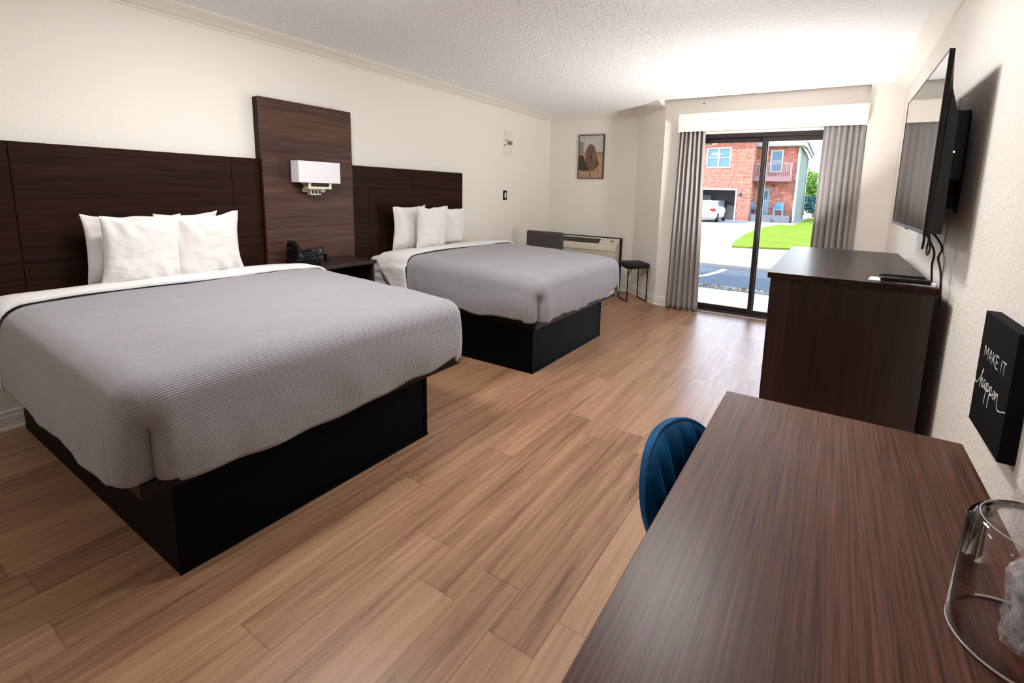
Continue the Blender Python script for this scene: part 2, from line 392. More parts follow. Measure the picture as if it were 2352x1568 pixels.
# added fill lights: ceiling discs out of view, an uplight hidden behind the dresser
def ceiling_fill(x, y, label, power):
    t = thing('ceiling_fill_light', label, 'fill light', (x, y, H))
    bm = B(); lathe(bm, [(0, 0), (.20, 0), (.20, -.022), (.185, -.026), (0, -.026)], 32); new_obj('base', bm, M['white_plastic'], t)
    bm = B(); lathe(bm, [(.184, -.026), (.18, -.042), (.14, -.054), (0, -.058)], 32)
    new_obj('diffuser', bm, plain('fill_light_glow', (1, .95, .88, 1), .5, emit=(1, .99, .975, 1), es=power), t)
    return t
ceiling_fill(3.05, 2.40, 'unseen round fill light added over the middle of the room', FILL[0]); ceiling_fill(1.0, -1.0, 'unseen round fill light added at the bed side behind the camera', FILL[1]); ceiling_fill(1.40, 1.48, 'unseen round fill light added above the nearer bed', FILL[2])
def uplighter(x, y, z, label):
    t = thing('fill_uplight', label, 'floor lamp', (x, y, 0))
    bm = B(); lathe(bm, [(0, 0), (.12, 0), (.12, .015), (.02, .03), (.011, .05), (.011, z - .09), (0, z - .09)], 24); new_obj('stand', bm, M['rail'], t)
    bm = B(); lathe(bm, [(.011, z - .10), (.08, z - .07), (.15, z - .01), (.16, z), (.152, z), (.145, z - .012), (.07, z - .06), (0, z - .07)], 32); new_obj('uplight_bowl', bm, M['white_plastic'], t)
    ld = bpy.data.lights.new('fill_uplight_source', 'AREA'); ld.shape = 'DISK'; ld.size = .24; ld.energy = UPLIGHT; ld.color = (1.0, .99, .975)
    lo = bpy.data.objects.new('bulb', ld); COL.objects.link(lo); lo.parent = t; lo.location = (0, 0, z - .008); ld.spread = math.radians(150); lo.rotation_euler = Vector((-.55, -.02, .83)).to_track_quat('-Z', 'Y').to_euler()
uplighter(3.50, 4.75, .80, 'unseen upward fill light added behind the dresser')  # added to brighten the far end, hidden from view by the dresser

# ================================================================== sliding door
d = B()
struct_door = bpy.data.objects.new('door_1', None); COL.objects.link(struct_door); struct_door['kind'] = 'structure'
struct_door['label'] = 'sliding glass patio door in a dark bronze frame'
y0 = YD + .03
f = B()
box(f, (DX0, y0, DZ1 - .045), (DX1, y0 + .11, DZ1), .003); box(f, (DX0, y0, 0), (DX0 + .04, y0 + .11, DZ1), .003); box(f, (DX1 - .04, y0, 0), (DX1, y0 + .11, DZ1), .003)
box(f, (DX0, y0 + .01, .012), (DX1, y0 + .11, .035), .003)
new_obj('door_frame', f, M['bronze'], struct_door)
new_obj('door_sill', box(B(), (DX0, YD - .012, 0), (DX1, y0 + .13, .013), .003), M['alu'], struct_door)
def sash(xa, xb, y, nm):
    f = B()
    box(f, (xa, y, .036), (xa + .045, y + .035, DZ1 - .046), .004); box(f, (xb - .045, y, .036), (xb, y + .035, DZ1 - .046), .004)
    box(f, (xa, y, .036), (xb, y + .035, .085), .004); box(f, (xa, y, DZ1 - .095), (xb, y + .035, DZ1 - .046), .004)
    s = new_obj('door_sash', f, M['bronze'], struct_door)
    new_obj('glass_pane', box(B(), (xa + .04, y + .015, .08), (xb - .04, y + .02, DZ1 - .09)), M['pane'], s)
sash(DX0 + .04, 3.012, y0 + .062, 'l'); sash(2.957, DX1 - .04, y0 + .014, 'r')

# header strip, valance, curtains
v = thing('valance', 'cream boxed valance above the glass door and curtains', 'valance', (2.981, YD, 2.06))
bm = B(); box(bm, (-.9, -.125, 0), (.9, -.107, .195), .004); box(bm, (-.9, -.108, 0), (-.884, 0, .195), .003); box(bm, (.884, -.108, 0), (.9, 0, .195), .003); box(bm, (-.884, -.107, .05), (.884, -.0, .056), .001)
new_obj('board', bm, M['valance'], v)
new_obj('lower_lip', box(B(), (-.55, -.03, -.014), (.55, -.0, .0), .002), M['valance'], v)
def curtain(x0, x1, ptop, z0, z1, label, nf, seed, spread=0.0):
    t = thing('curtain', label, 'curtain', ((x0 + x1) / 2, YD - .062, 0), group='taupe pleated curtains at the glass door')
    cx = (x0 + x1) / 2; bm = B(); nu = nf * 14; nz = 40; rnd = random.Random(seed)
    ph = [rnd.uniform(-.35, .35) for _ in range(nf + 2)]; am = [rnd.uniform(.75, 1.15) for _ in range(nf + 2)]
    rows = []
    for j in range(nz + 1):
        tz = j / nz; z = z1 + (z0 - z1) * tz; row = []
        for i in range(nu + 1):
            u = i / nu; k = u * nf; ki = int(min(k, nf - 1e-6))
            a = (.032 + .012 * tz) * am[ki]
            s = math.sin(2 * PI * k + ph[ki] * math.sin(PI * (k - ki)) * 2)
            s = math.copysign(abs(s) ** .8, s)
            xx = x0 + (x1 - x0) * u + (u - .5) * spread * tz + .010 * math.sin(2 * PI * k * 2 + 1) * (0.4 + tz)
            yy = a * s + .010 * fbm(u * 3, tz * 2, seed)
            xx += .008 * fbm(u * 4, tz * 2.2, seed + 9) * tz
            row.append(bm.verts.new((xx - cx, min(yy, .048), z + (.006 * math.sin(k * 5 + seed) if j == nz else 0))))
        rows.append(row)
    for A, C in zip(rows, rows[1:]):
        for i in range(nu): bm.faces.new((A[i], A[i + 1], C[i + 1], C[i])).smooth = True
    o = new_obj('drape', bm, M['curtain'], t); sd = o.modifiers.new('thickness', 'SOLIDIFY'); sd.thickness = .003
    # heading tape and hem
    return t
curtain(2.088, 2.372, 0, .012, 2.10, 'taupe pleated curtain left of the glass door, hanging to the floor by the stool', 6, 3, .10)
curtain(3.52, 3.868, 0, .012, 2.10, 'taupe pleated curtain right of the glass door, rising behind the dresser', 7, 8, .03)
rod = B(); tube(rod, [(2.09, YD - .06, 2.155), (3.87, YD - .06, 2.155)], .009, 10)
tag(new_obj('curtain_rod', rod, M['rail']), 'black curtain rod hidden inside the cream valance', 'curtain rod')
hk = B(); lathe(hk, [(0, -.006), (.008, -.005), (.008, .0), (0, .001)], 12)
ho = new_obj('wall_hook', hk, M['plastic_grey'], loc=(2.321, YD - .001, 2.379)); ho.rotation_euler = (PI / 2, 0, 0); tag(ho, 'tiny dark screw in the wall above the valance', 'screw')

# ================================================================== beds
def drape_mesh(x0, x1, ya, yb, ztop, R, hem, crease=None, nlen=46, ncor=8, nside=18, ntop=12, lift=0.0, side_only=False, bulge=None, rc=.125, amp=1.0, seed=0, xtop=None, slant=0.0):
    """cloth over a mattress: rounded top edge, hanging skirts. Returns bmesh with uv (rib coordinate, across)."""
    path = []   # (x, y, nx, ny, kind, cornerparam)
    for i in range(nlen + 1):
        t = i / nlen; x = x0 + ((x1 - (0 if side_only else rc)) - x0) * t; path.append((x, ya, 0, -1, 's'))
    if not side_only:
        for i in range(1, ncor):
            a = -PI / 2 + PI / 2 * i / ncor; path.append((x1 - rc + rc * math.cos(a), ya + rc + rc * math.sin(a), math.cos(a), math.sin(a), 'c'))
        for i in range(nlen + 1):
            y = ya + rc + (yb - ya - 2 * rc) * i / nlen; path.append((x1, y, 1, 0, 'f'))
        for i in range(1, ncor):
            a = PI / 2 * i / ncor; path.append((x1 - rc + rc * math.cos(a), yb - rc + rc * math.sin(a), math.cos(a), math.sin(a), 'c'))
        for i in range(nlen + 1):
            t = i / nlen; x = (x1 - rc) + (x0 - (x1 - rc)) * t; path.append((x, yb, 0, 1, 's'))
    paths = [path]
    if side_only:
        paths = [path, [(x, yb, 0, 1, 's') for x, y, nx, ny, k in path]]
    bm = B(); uvl = bm.loops.layers.uv.new('UVMap'); UV = {}
    ymid = (ya + yb) / 2; rmax = (yb - ya) / 2
    def topz(qx, qy):
        z = ztop(qx) + lift + amp * (.008 * fbm(qx, qy, seed, 2.4) + .004 * fbm(qx, qy, seed + 5, 7))
        edge = min(1, max(0, (abs(qy - ymid) - rmax + .42) / .40)); z -= .016 * edge * edge
        if not side_only: e2 = min(1, max(0, (qx - x1 + .55) / .47)); z -= .018 * e2 * e2
        return z
    for pi, pth in enumerate(paths):
        cols = []
        for (x, y, nx, ny, kind) in pth:
            col = []
            px, py = x - nx * R, y - ny * R
            mx = min(px, x1 - (rmax if not side_only else 0)); my = ymid
            for j in range(ntop):
                t = j / ntop; t = 1 - (1 - t) ** 1.6
                qx, qy = mx + (px - mx) * t, my + (py - my) * t
                z = topz(qx, qy)
                v = bm.verts.new((qx, qy, z)); UV[v] = (qx, qy); col.append(v)
            zt = topz(px, py)
            hz = hem(x, y, kind, ny)
            ndn = 7
            for j in range(ndn):
                a = PI / 2 * j / (ndn - 1)
                qx, qy = px + nx * R * math.sin(a), py + ny * R * math.sin(a); z = zt - R * (1 - math.cos(a)) * .9
                v = bm.verts.new((qx, qy, z)); rib = qx + (R * a - R * math.sin(a)) * max(0, nx); UV[v] = (rib, qy); col.append(v)
            z1 = zt - R * .9
            for j in range(1, nside + 1):
                t = j / nside; z = z1 + (hz - z1) * t
                s = y if abs(nx) > .7 else x
                off = amp * (.012 * fbm(x * 3.1, y * 3.1, z * 2.5 + seed) + .006 * fbm(x * 9, y * 9, z * 5 + seed)) * sstep(0, .35, t)
                off += (bulge(x, y, kind, t, ny) if bulge else 0)
                if crease: off -= crease(x, y, kind, t, ny)
                v = bm.verts.new((x + nx * off, y + ny * off + 0, z)); v.co.x += slant * t
                UV[v] = (x + (R * (PI / 2 - 1) + (z1 - z)) * max(0, nx) + (z1 - z) * 0, y + (z1 - z) * ny); col.append(v)
            cols.append(col)
        for A, C in zip(cols, cols[1:]):
            for j in range(len(A) - 1):
                vs = (A[j], A[j + 1], C[j + 1], C[j])
                try: fc = bm.faces.new(vs)
                except ValueError: continue
                fc.smooth = True
                for lp in fc.loops: lp[uvl].uv = UV[lp.vert]
    bmesh.ops.remove_doubles(bm, verts=bm.verts[:], dist=1e-4)
    bmesh.ops.recalc_face_normals(bm, faces=bm.faces[:])
    up = sum(f.normal.z * f.calc_area() for f in bm.faces)
    if up < 0: bmesh.ops.reverse_faces(bm, faces=bm.faces[:])
    return bm

def make_bed(yc, y_near, y_far, b0, b1, names, which):
    """bed against the wall; y_near/y_far mattress sides, b0..b1 plinth"""
    t = thing('bed', names['bed'], 'bed', (0, yc, 0))
    ya, yb = y_near - yc, y_far - yc
    b = B()
    box(b, (.07, b0 - yc, 0), (1.886, b1 - yc, .335), .002)
    box(b, (1.880, b0 - yc + .0, .0), (1.8885, b0 - yc + .02, .335), .002); box(b, (1.880, b1 - yc - .02, 0), (1.8885, b1 - yc, .335), .002); box(b, (1.880, b0 - yc, .0), (1.892, b1 - yc, .018), .002)
    new_obj('base', b, M['black'], t)
    r = B()
    for (a, c) in (((.05, ya + .012, .336), (1.9, ya + .05, .384)), ((.05, yb - .05, .336), (1.9, yb - .012, .384)), ((1.862, ya + .012, .336), (1.9, yb - .012, .384)), ((.05, ya + .012, .336), (.09, yb - .012, .384))): box(r, a, c, .004)
    for k in range(9):
        x = .2 + k * .2; box(r, (x, ya + .03, .355), (x + .06, yb - .03, .384))
    fr = new_obj('bed_frame', r, M['rail'], t)
    k_ = B(); box(k_, (1.9, yb - .04, .35), (1.904, yb - .026, .364), .001); new_obj('bracket', k_, M['alu'], fr)
    # mattress with fitted sheet, gathered bands on its sides
    m = B(); nx, ny = 30, 24
    prof = [(0.03, .386), (0, .40)]
    zs = [.386 + (.722 - .386 - .06) * i / 22 for i in range(23)]
    rings = []
    def ring(ins, z, wob):
        pts = []; x0, x1 = .055 + ins, 1.885 - ins; a, c = ya + .012 + ins, yb - .012 - ins; r0 = max(.01, .15 - ins * .3)
        q0 = max(.01, .04 - ins * .05)
        for (cx, cy, s0, r0) in ((x1 - r0, a + r0, -PI / 2, r0), (x1 - r0, c - r0, 0, r0), (x0 + q0, c - q0, PI / 2, q0), (x0 + q0, a + q0, PI, q0)):
            for i in range(7):
                an = s0 + PI / 2 * i / 6
                pts.append(m.verts.new((cx + (r0 + wob) * math.cos(an), cy + (r0 + wob) * math.sin(an), z)))
        return pts
    for i, z in enumerate(zs): rings.append(ring(0, z, .005 * math.sin(i * 1.15) - .004))
    for j in range(1, 6): a = PI / 2 * j / 5; rings.append(ring(.05 * (1 - math.cos(a)), zs[-1] + .06 * math.sin(a), 0))
    rings.append(ring(.2, .726, 0)); rings.append(ring(.5, .729, 0))
    for A, C in zip(rings, rings[1:]):
        n = len(A)
        for i in range(n): m.faces.new((A[i], A[(i + 1) % n], C[(i + 1) % n], C[i])).smooth = True
    m.faces.new(rings[-1]); m.faces.new(rings[0][::-1])
    for v_ in m.verts:
        if v_.co.z > .5: v_.co.z -= .055 * sstep(.6, 1.85, v_.co.x) * sstep(.5, .66, v_.co.z)
    new_obj('mattress', m, M['sheet'], t)
    if which == 2:
        ts = B(); nn = 30; rows = []
        for j in range(5):
            row = []
            for i in range(nn + 1):
                u_ = i / nn; y_ = .17 + (yb - .19) * u_
                z_ = .43 - (.43 - (.392 - .018 * math.sin(PI * u_) + .006 * math.sin(u_ * 21))) * j / 4
                row.append(ts.verts.new((1.912 + .008 * math.sin(PI * u_) + .003 * math.sin(u_ * 17 + j), y_, z_)))
            rows.append(row)
        for A, C in zip(rows, rows[1:]):
            for i in range(nn): ts.faces.new((A[i], A[i + 1], C[i + 1], C[i])).smooth = True
        to_ = new_obj('sheet_hem', ts, M['sheet'], t); to_.modifiers.new('thickness', 'SOLIDIFY').thickness = .004
    ztop = lambda x: .772 - .030 * sstep(.5, 1.9, x)
    # quilt
    def hem(x, y, kind, ny_):
        z = .408 + .018 * fbm(x * 2.2 + which * 3, y * 2.2, 4) + .008 * math.sin(x * 9 + y * 7)
        if kind == 'f':
            u = (y - ya) / (yb - ya)
            if which == 1: z = .385 - .030 * math.sin(PI * min(1, u * 1.4)) + .03 * sstep(.75, 1, u) + .004 * math.sin(y * 23)
            else: z = .392 + .010 * math.sin(y * 11) + .050 * sstep(.72, .9, u) + .006 * math.sin(y * 41)
        elif kind == 's' and ny_ < 0: z = (.43 - .03 * sstep(.5, 1.0, x) + .012 * math.sin(x * 6)) if which == 1 else (.405 + .012 * math.sin(x * 7 + 1) + .008 * math.sin(x * 17))
        elif kind == 'c': z = .388
        return z
    def bul(x, y, kind, t_, ny_):
        b = .012 * math.sin(PI * min(1, t_ * .9))
        if kind == 's': b += .022 * t_ * (0.6 + .4 * math.sin(x * 5 + which))
        return b
    def cre(x, y, kind, t_, ny_):
        if ny_ > .2: return 0
        if kind == 's': return 0
        if kind == 'c':
            an = math.atan2(y - (ya - .02 + .125), x - (1.936 - .125))
            q = (an + PI / 2) / (PI / 2)
            return (.055 * math.exp(-((q - .62) / .17) ** 2)) * sstep(.0, .35, t_)
        return .0
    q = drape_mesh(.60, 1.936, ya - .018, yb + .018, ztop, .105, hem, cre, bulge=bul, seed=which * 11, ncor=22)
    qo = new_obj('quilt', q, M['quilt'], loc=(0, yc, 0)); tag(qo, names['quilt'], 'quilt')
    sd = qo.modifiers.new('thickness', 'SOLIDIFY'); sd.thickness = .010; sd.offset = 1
    # dark binding along the head edge
    bt = B(); pts = []
    z0 = ztop(.60) - .016; R = .105; yo = ya - .018
    for j in range(9): t_ = j / 8; pts.append((.605 + .03 * (1 - t_), yo - .022 + .004, .47 + (z0 - R * .9 - .47) * t_))
    for j in range(1, 7): a = PI / 2 * (1 - j / 6); pts.append((.604, yo + R - R * math.sin(a), z0 + .006 - R * .9 * (1 - math.cos(a))))
    for j in range(1, 30):
        yy = yo + R + (yb - ya + .036 - 2 * R) * j / 29; e = min(1, max(0, (abs(yy) - (yb - ya) / 2 + .3) / .35)); pts.append((.604, yy, ztop(.60) - .014 * e * e + .008))
    tube(bt, pts, .0045, 6); new_obj('binding', bt, M['binding'], qo)
    # folded white top sheet lying across the head end of the quilt
    def hem2(x, y, kind, ny_): return .42 + .01 * math.sin(x * 20)
    zt2 = lambda x: .762 + .025 * sstep(.25, .48, x)
    s = drape_mesh(.235, .612, ya - .030, yb + .030, zt2, .10, hem2, None, nlen=14, side_only=True, amp=.8, seed=which * 5 + 2, bulge=lambda x, y, k, t_, n_: .012 + .010 * sstep(.3, .55, x), slant=.0)
    for v_ in s.verts:   # band widens towards the head on the hanging side
        dz = max(0, .70 - v_.co.z); k = sstep(.605, .235, v_.co.x)
        v_.co.x += dz * (1.0 * k + .10 * (1 - k))
    so_ = new_obj('folded_sheet', s, M['sheet'], loc=(0, yc, 0)); tag(so_, names['sheet'], 'sheet')
    sd = so_.modifiers.new('thickness', 'SOLIDIFY'); sd.thickness = .014; sd.offset = 1
    bv = so_.modifiers.new('soft', 'BEVEL'); bv.width = .006; bv.segments = 2; bv.limit_method = 'ANGLE'; bv.angle_limit = 1.0
    return t

Y1a, Y1b, Y2a, Y2b = .505, 2.025, 2.822, 4.352
make_bed(1.265, Y1a, Y1b, .602, 1.761, dict(bed='queen bed on a black plinth nearest the desk', quilt='grey ribbed quilt on the nearer bed', sheet='white sheet folded over the quilt of the nearer bed'), 1)
make_bed(3.587, Y2a, Y2b, 2.822, 4.012, dict(bed='queen bed on a black plinth beside the air conditioner corner', quilt='grey ribbed quilt on the bed nearer the window', sheet='white sheet folded over the quilt of the bed nearer the window'), 2)

# ---- pillows
def pillow(loc, wdt, hgt, thk, lean, rz, label, seed, group, roll=0):
    bm = B(); n = 28
    rr = random.Random(seed * 77); pin = [rr.uniform(.05, .11) for _ in range(4)]; cor = [rr.uniform(-.012, .02) for _ in range(8)]
    for side in (1, -1):
        rows = []
        for j in range(n + 1):
            row = []
            for i in range(n + 1):
                u, v = i / n * 2 - 1, j / n * 2 - 1
                puff = (max(0, 1 - abs(u) ** 2.2) * max(0, 1 - abs(v) ** 2.2)) ** .62
                px_ = pin[0] if u < 0 else pin[1]; pz_ = pin[2] * .35 if v < 0 else pin[3]
                x = u * wdt / 2 * (1 - px_ * (1 - v * v) * abs(u) ** 2)
                z = v * hgt / 2 * (1 - pz_ * (1 - u * u) * abs(v) ** 2)
                cidx = (2 if u > 0 else 0) + (1 if v > 0 else 0); cw = (abs(u) * abs(v)) ** 3
                x += cor[cidx] * cw; z += cor[cidx + 4] * cw
                wr = .006 * math.sin(7 * u + 9 * v * (1 - abs(u)) + seed) * (1 - puff) * puff * 4
                y = side * (thk / 2 * puff * (1 + .16 * fbm(u * 1.5, v * 1.5, seed)) + wr) + (.010 * fbm(u * 1.8, v * 1.8, seed) + .005 * fbm(u * 5, v * 4, seed + 3))
                if v < 0: y *= 1 + .25 * -v
                if v > .4: z += .014 * fbm(u * 2.0, seed, 3) * (v - .4) / .6
                row.append(bm.verts.new((x, y, z + hgt / 2)))
            rows.append(row)
        for A, C in zip(rows, rows[1:]):
            for i in range(n):
                q = (A[i], A[i + 1], C[i + 1], C[i]); bm.faces.new(q if side < 0 else q[::-1]).smooth = True
    bmesh.ops.remove_doubles(bm, verts=bm.verts[:], dist=.0008)
    o = new_obj('pillow', bm, M['pillow'], loc=loc)
    o.rotation_euler = (Matrix.Rotation(rz, 3, 'Z') @ Matrix.Rotation(lean, 3, 'X') @ Matrix.Rotation(roll, 3, 'Y')).to_euler()
    tag(o, label, 'pillow', group); o.modifiers.new('subd', 'SUBSURF').levels = 1
    return o
g1, g2 = 'white pillows at the head of the nearer bed', 'white pillows at the head of the bed nearer the window'
RZ = PI / 2
pillow((.245, 1.115, .742), .385, .41, .13, math.radians(8), RZ, 'plump white pillow in front on the nearer bed, farther from the bedside table', 1, g1)
pillow((.140, 1.085, .745), .385, .41, .10, math.radians(4), RZ, 'white pillow mostly hidden behind the front pillow farther from the bedside table', 2, g1)
pillow((.245, 1.468, .742), .40, .42, .13, math.radians(8), RZ, 'plump white pillow in front on the nearer bed, close to the bedside table', 3, g1, math.radians(-4))
pillow((.135, 1.40, .745), .35, .415, .10, math.radians(4), RZ, 'white pillow peeking out behind the front pillow close to the bedside table', 4, g1, math.radians(-2))
pillow((.165, 3.215, .742), .40, .44, .12, math.radians(4), RZ, 'white pillow at the end of the far bed next to the bedside table', 5, g2)
pillow((.285, 3.395, .742), .41, .445, .14, math.radians(8), RZ, 'white pillow standing in front of the two others on the far bed', 6, g2, math.radians(-2))
pillow((.165, 3.80, .742), .44, .42, .12, math.radians(5), RZ, 'white pillow farthest from the bedside table on the far bed', 7, g2, math.radians(2))

# ================================================================== headboards
def board(y0, y1, ztop, thick, vs, hs, m, name, label, cuts=()):
    """panelled board built of tiles separated by thin grooves"""
    bm = B(); gp = .002
    box(bm, (.003, y0, .50), (thick - .006, y1, ztop - .001), 0, mi=1)
    ys = [y0] + list(vs) + [y1]
    for a, b in zip(ys, ys[1:]):
        zs = [.50] + sorted(z for z, ya, yb in hs if ya < (a + b) / 2 < yb) + [ztop]
        for c, d_ in zip(zs, zs[1:]):
            box(bm, (.004, a + (gp if a != y0 else 0), c + (gp if c != .50 else 0)), (thick, b - (gp if b != y1 else 0), d_ - (gp if d_ != ztop else 0)), .0012, 1)
    return tag(new_obj(name, bm, [m, M['gap']], loc=(0, 0, 0)), label, 'headboard')
board(-.35, 1.921, 1.526, .045, [.68, 1.73], [(.891, -1, 1.73), (1.021, 1.73, 2)], M['headboard'], 'headboard', 'dark walnut wall headboard behind the nearer bed')
board(2.681, 4.145, 1.528, .045, [2.871, 3.405], [(1.138, 2, 5), (1.338, 2, 5)], M['headboard'], 'headboard', 'dark walnut wall headboard behind the bed nearer the window')
t = thing('wall_panel', 'tall brown wood panel standing between the two headboards', 'panel', (0, 2.301, 0))
new_obj('front_board', box(B(), (.062, -.378, .1), (.085, .378, 1.9676), .0015), M['panel'], t)
bm = B(); box(bm, (0, -.378, .1), (.0615, -.36, 1.9676), .001); box(bm, (0, .36, .1), (.0615, .378, 1.9676), .001); box(bm, (0, -.36, 1.95), (.0615, .36, 1.9676), .001)
new_obj('side_return', bm, M['headboard'], t)

# sconce
t = thing('wall_sconce', 'rectangular white shaded wall lamp on the tall brown panel', 'wall lamp', (.085, 2.30, 1.30))
bm = B(); o_, i_ = (.018, -.175, .066, .118, .175, .228), .004
for a, c in (((.018, -.175, .066), (.022, .175, .228)), ((.114, -.175, .066), (.118, .175, .228)), ((.018, -.175, .066), (.118, -.171, .228)), ((.018, .171, .066), (.118, .175, .228))): box(bm, a, c, .001)
new_obj('lamp_shade', bm, M['shade'], t)
bm = B(); box(bm, (0, -.085, -.01), (.018, .105, .15), .003); new_obj('back_plate', bm, M['cream_metal'], t)
bm = B(); box(bm, (.018, -.09, .018), (.10, .105, .036), .003); box(bm, (.094, -.09, .018), (.10, -.07, .075), .002); box(bm, (.094, .085, .018), (.10, .105, .075), .002); new_obj('bracket', bm, M['cream_metal'], t)
bm = B(); box(bm, (.05, -.065, .037), (.09, .085, .09), .004); sock = new_obj('lamp_holder', bm, M['plastic'], t)
for yy in (-.05, .05):
    b2 = B(); lathe(b2, [(0, 0), (.012, .0), (.014, .02), (.024, .05), (.026, .075), (.018, .098), (0, .105)], 16, (.07, yy, .085)); new_obj('bulb', b2, M['white_plastic'], t)
bm = B(); box(bm, (.018, -.055, -.03), (.07, .035, .017), .006); ob = new_obj('outlet_box', bm, M['cream_metal'], t)
bm = B()
for k in range(3): box(bm, (.0695, -.047 + k * .028, -.020), (.0712, -.027 + k * .028, .008), .001)
new_obj('socket_face', bm, M['plastic'], ob)
bm = B(); lathe(bm, [(0, .02), (.008, .018), (.009, 0), (0, -.002)], 12, (.03, -.10, .03)); tube(bm, [(.03, -.10, .03), (.03, -.085, .03)], .005, 8); new_obj('switch_knob', bm, M['plastic'], t)

# outlet on the panel with a plug
t = thing('power_outlet', 'black double outlet plate on the panel above the bedside table', 'outlet', (.085, 2.305, .811))
new_obj('plate', box(B(), (0, -.069, -.035), (.008, .069, .035), .003), M['plastic'], t)
bm = B(); box(bm, (.008, -.055, -.02), (.011, -.012, .02), .002); new_obj('socket', bm, M['plastic_grey'], t)
bm = B(); box(bm, (.008, .012, -.02), (.011, .055, .02), .002); s2 = new_obj('socket', bm, M['plastic_grey'], t)
bm = B(); lathe(bm, [(0, .002), (.006, .0), (0, -.001)], 10); o = new_obj('indicator', bm, M['white_plastic'], s2, loc=(.013, .033, .008)); o.rotation_euler = (0, PI / 2, 0)

# nightstand
NZ = .748
t = thing('nightstand', 'dark wood bedside table between the two beds', 'bedside table', (.088, 2.335, 0))
new_obj('top', box(B(), (0, -.262, NZ - .03), (.385, .262, NZ), .002), M['night'], t)
bm = B(); box(bm, (.0, -.25, 0), (.365, -.23, NZ - .031), .001); box(bm, (.0, .23, 0), (.365, .25, NZ - .031), .001); box(bm, (0, -.23, .06), (.012, .23, NZ - .031)); new_obj('body', bm, M['night'], t)
new_obj('shelf', box(B(), (.013, -.229, .40), (.36, .229, .42), .001), M['night'], t)
new_obj('shelf', box(B(), (.013, -.229, .06), (.36, .229, .08), .001), M['night'], t)
dr = new_obj('drawer', box(B(), (.013, -.228, .09), (.366, .228, .39), .002), M['night'], t)
bm = B(); tube(bm, [(.367, -.06, .24), (.385, -.06, .24), (.385, .06, .24), (.367, .06, .24)], .005, 8); new_obj('handle', bm, M['rail'], dr)

# telephone
t = thing('telephone', 'black desk telephone on the bedside table', 'telephone', (.255, 2.098, NZ), math.radians(-12))
bm = B()
vs = [(-.1, 0), (.11, 0), (.115, .02), (.02, .075), (-.085, .10), (-.1, .095)]
a = [bm.verts.new((x, -.09, z)) for x, z in vs]; b = [bm.verts.new((x, .09, z)) for x, z in vs]
for i in range(6): bm.faces.new((a[i], a[(i + 1) % 6], b[(i + 1) % 6], b[i]))
bm.faces.new(a[::-1]); bm.faces.new(b); bmesh.ops.recalc_face_normals(bm, faces=bm.faces[:]); bmesh.ops.bevel(bm, geom=bm.edges[:], offset=.008, segments=2, affect='EDGES')
new_obj('base', bm, M['plastic'], t, smooth=40)
bm = B()
hp = smooth_path([(.10, -.055, .055), (.075, -.055, .10), (.0, -.055, .145), (-.07, -.055, .155), (-.10, -.055, .135)], 6)
tube(bm, hp, [.030 if (i < 5 or i > len(hp) - 6) else .019 for i in range(len(hp))], 14)
for p in ((.09, -.055, .052), (-.09, -.055, .122)):
    lathe(bm, [(0, -.02), (.03, -.018), (.033, 0), (.028, .015), (0, .02)], 16, p)
new_obj('handset', bm, M['plastic'], t)
bm = B()
for r in range(4):
    for c in range(3):
        cx, cy = .085 - r * .024, .005 + c * .026; z = .044 + (.115 - cx) * .52 - .02
        box(bm, (cx - .007, cy - .009, z), (cx + .007, cy + .009, z + .008), .002)
new_obj('keypad', bm, M['plastic_grey'], t)
bm = B(); tube(bm, smooth_path([(.09, -.1, .02), (.11, -.13, .008), (.05, -.16, .006), (-.05, -.15, .006), (-.08, -.1, .02)], 8), .004, 6); new_obj('cord', bm, M['cable'], t)
t = thing('charger_plug', 'small black charger standing on the bedside table under the outlet', 'charger', (.20, 2.325, NZ))
bm = B(); box(bm, (-.018, -.016, 0), (.018, .016, .052), .006, 3); new_obj('body', bm, M['plastic'], t)
bm = B(); box(bm, (-.006, .0162, .012), (.006, .0175, .022), .001); box(bm, (.0182, -.006, .03), (.0195, .006, .04), .001); new_obj('port', bm, M['plastic_grey'], t)

# light switch and notice holder on the bed wall
t = thing('light_switch', 'black switch plate with white rocker on the bed wall near the corner', 'light switch', (0, 5.02, 1.29))
new_obj('plate', box(B(), (0, -.042, -.061), (.007, .042, .061), .003), M['plastic'], t); new_obj('rocker', box(B(), (.007, -.017, -.034), (.014, .017, .034), .003), M['white_plastic'], t)
t = thing('notice_holder', 'white wall notice board with a small grey clip near the corner', 'notice board', (0, 5.06, 1.955))
new_obj('board', box(B(), (0, -.08, -.155), (.012, .08, .155), .002), M['trim'], t)
bm = B(); box(bm, (.012, -.01, -.02), (.03, .075, .025), .004); new_obj('clip', bm, plain('grey_clip', srgb(128, 128, 120), .6), t)
bm = B(); tube(bm, [(.014, -.065, .02), (.02, -.04, .04)], .004, 6); new_obj('hook', bm, M['plastic_grey'], t); bm = B(); lathe(bm, [(0, .008), (.01, .006), (.01, -.006), (0, -.008)], 10, (.014, -.07, -.03)); new_obj('pin', bm, M['plastic_grey'], t)

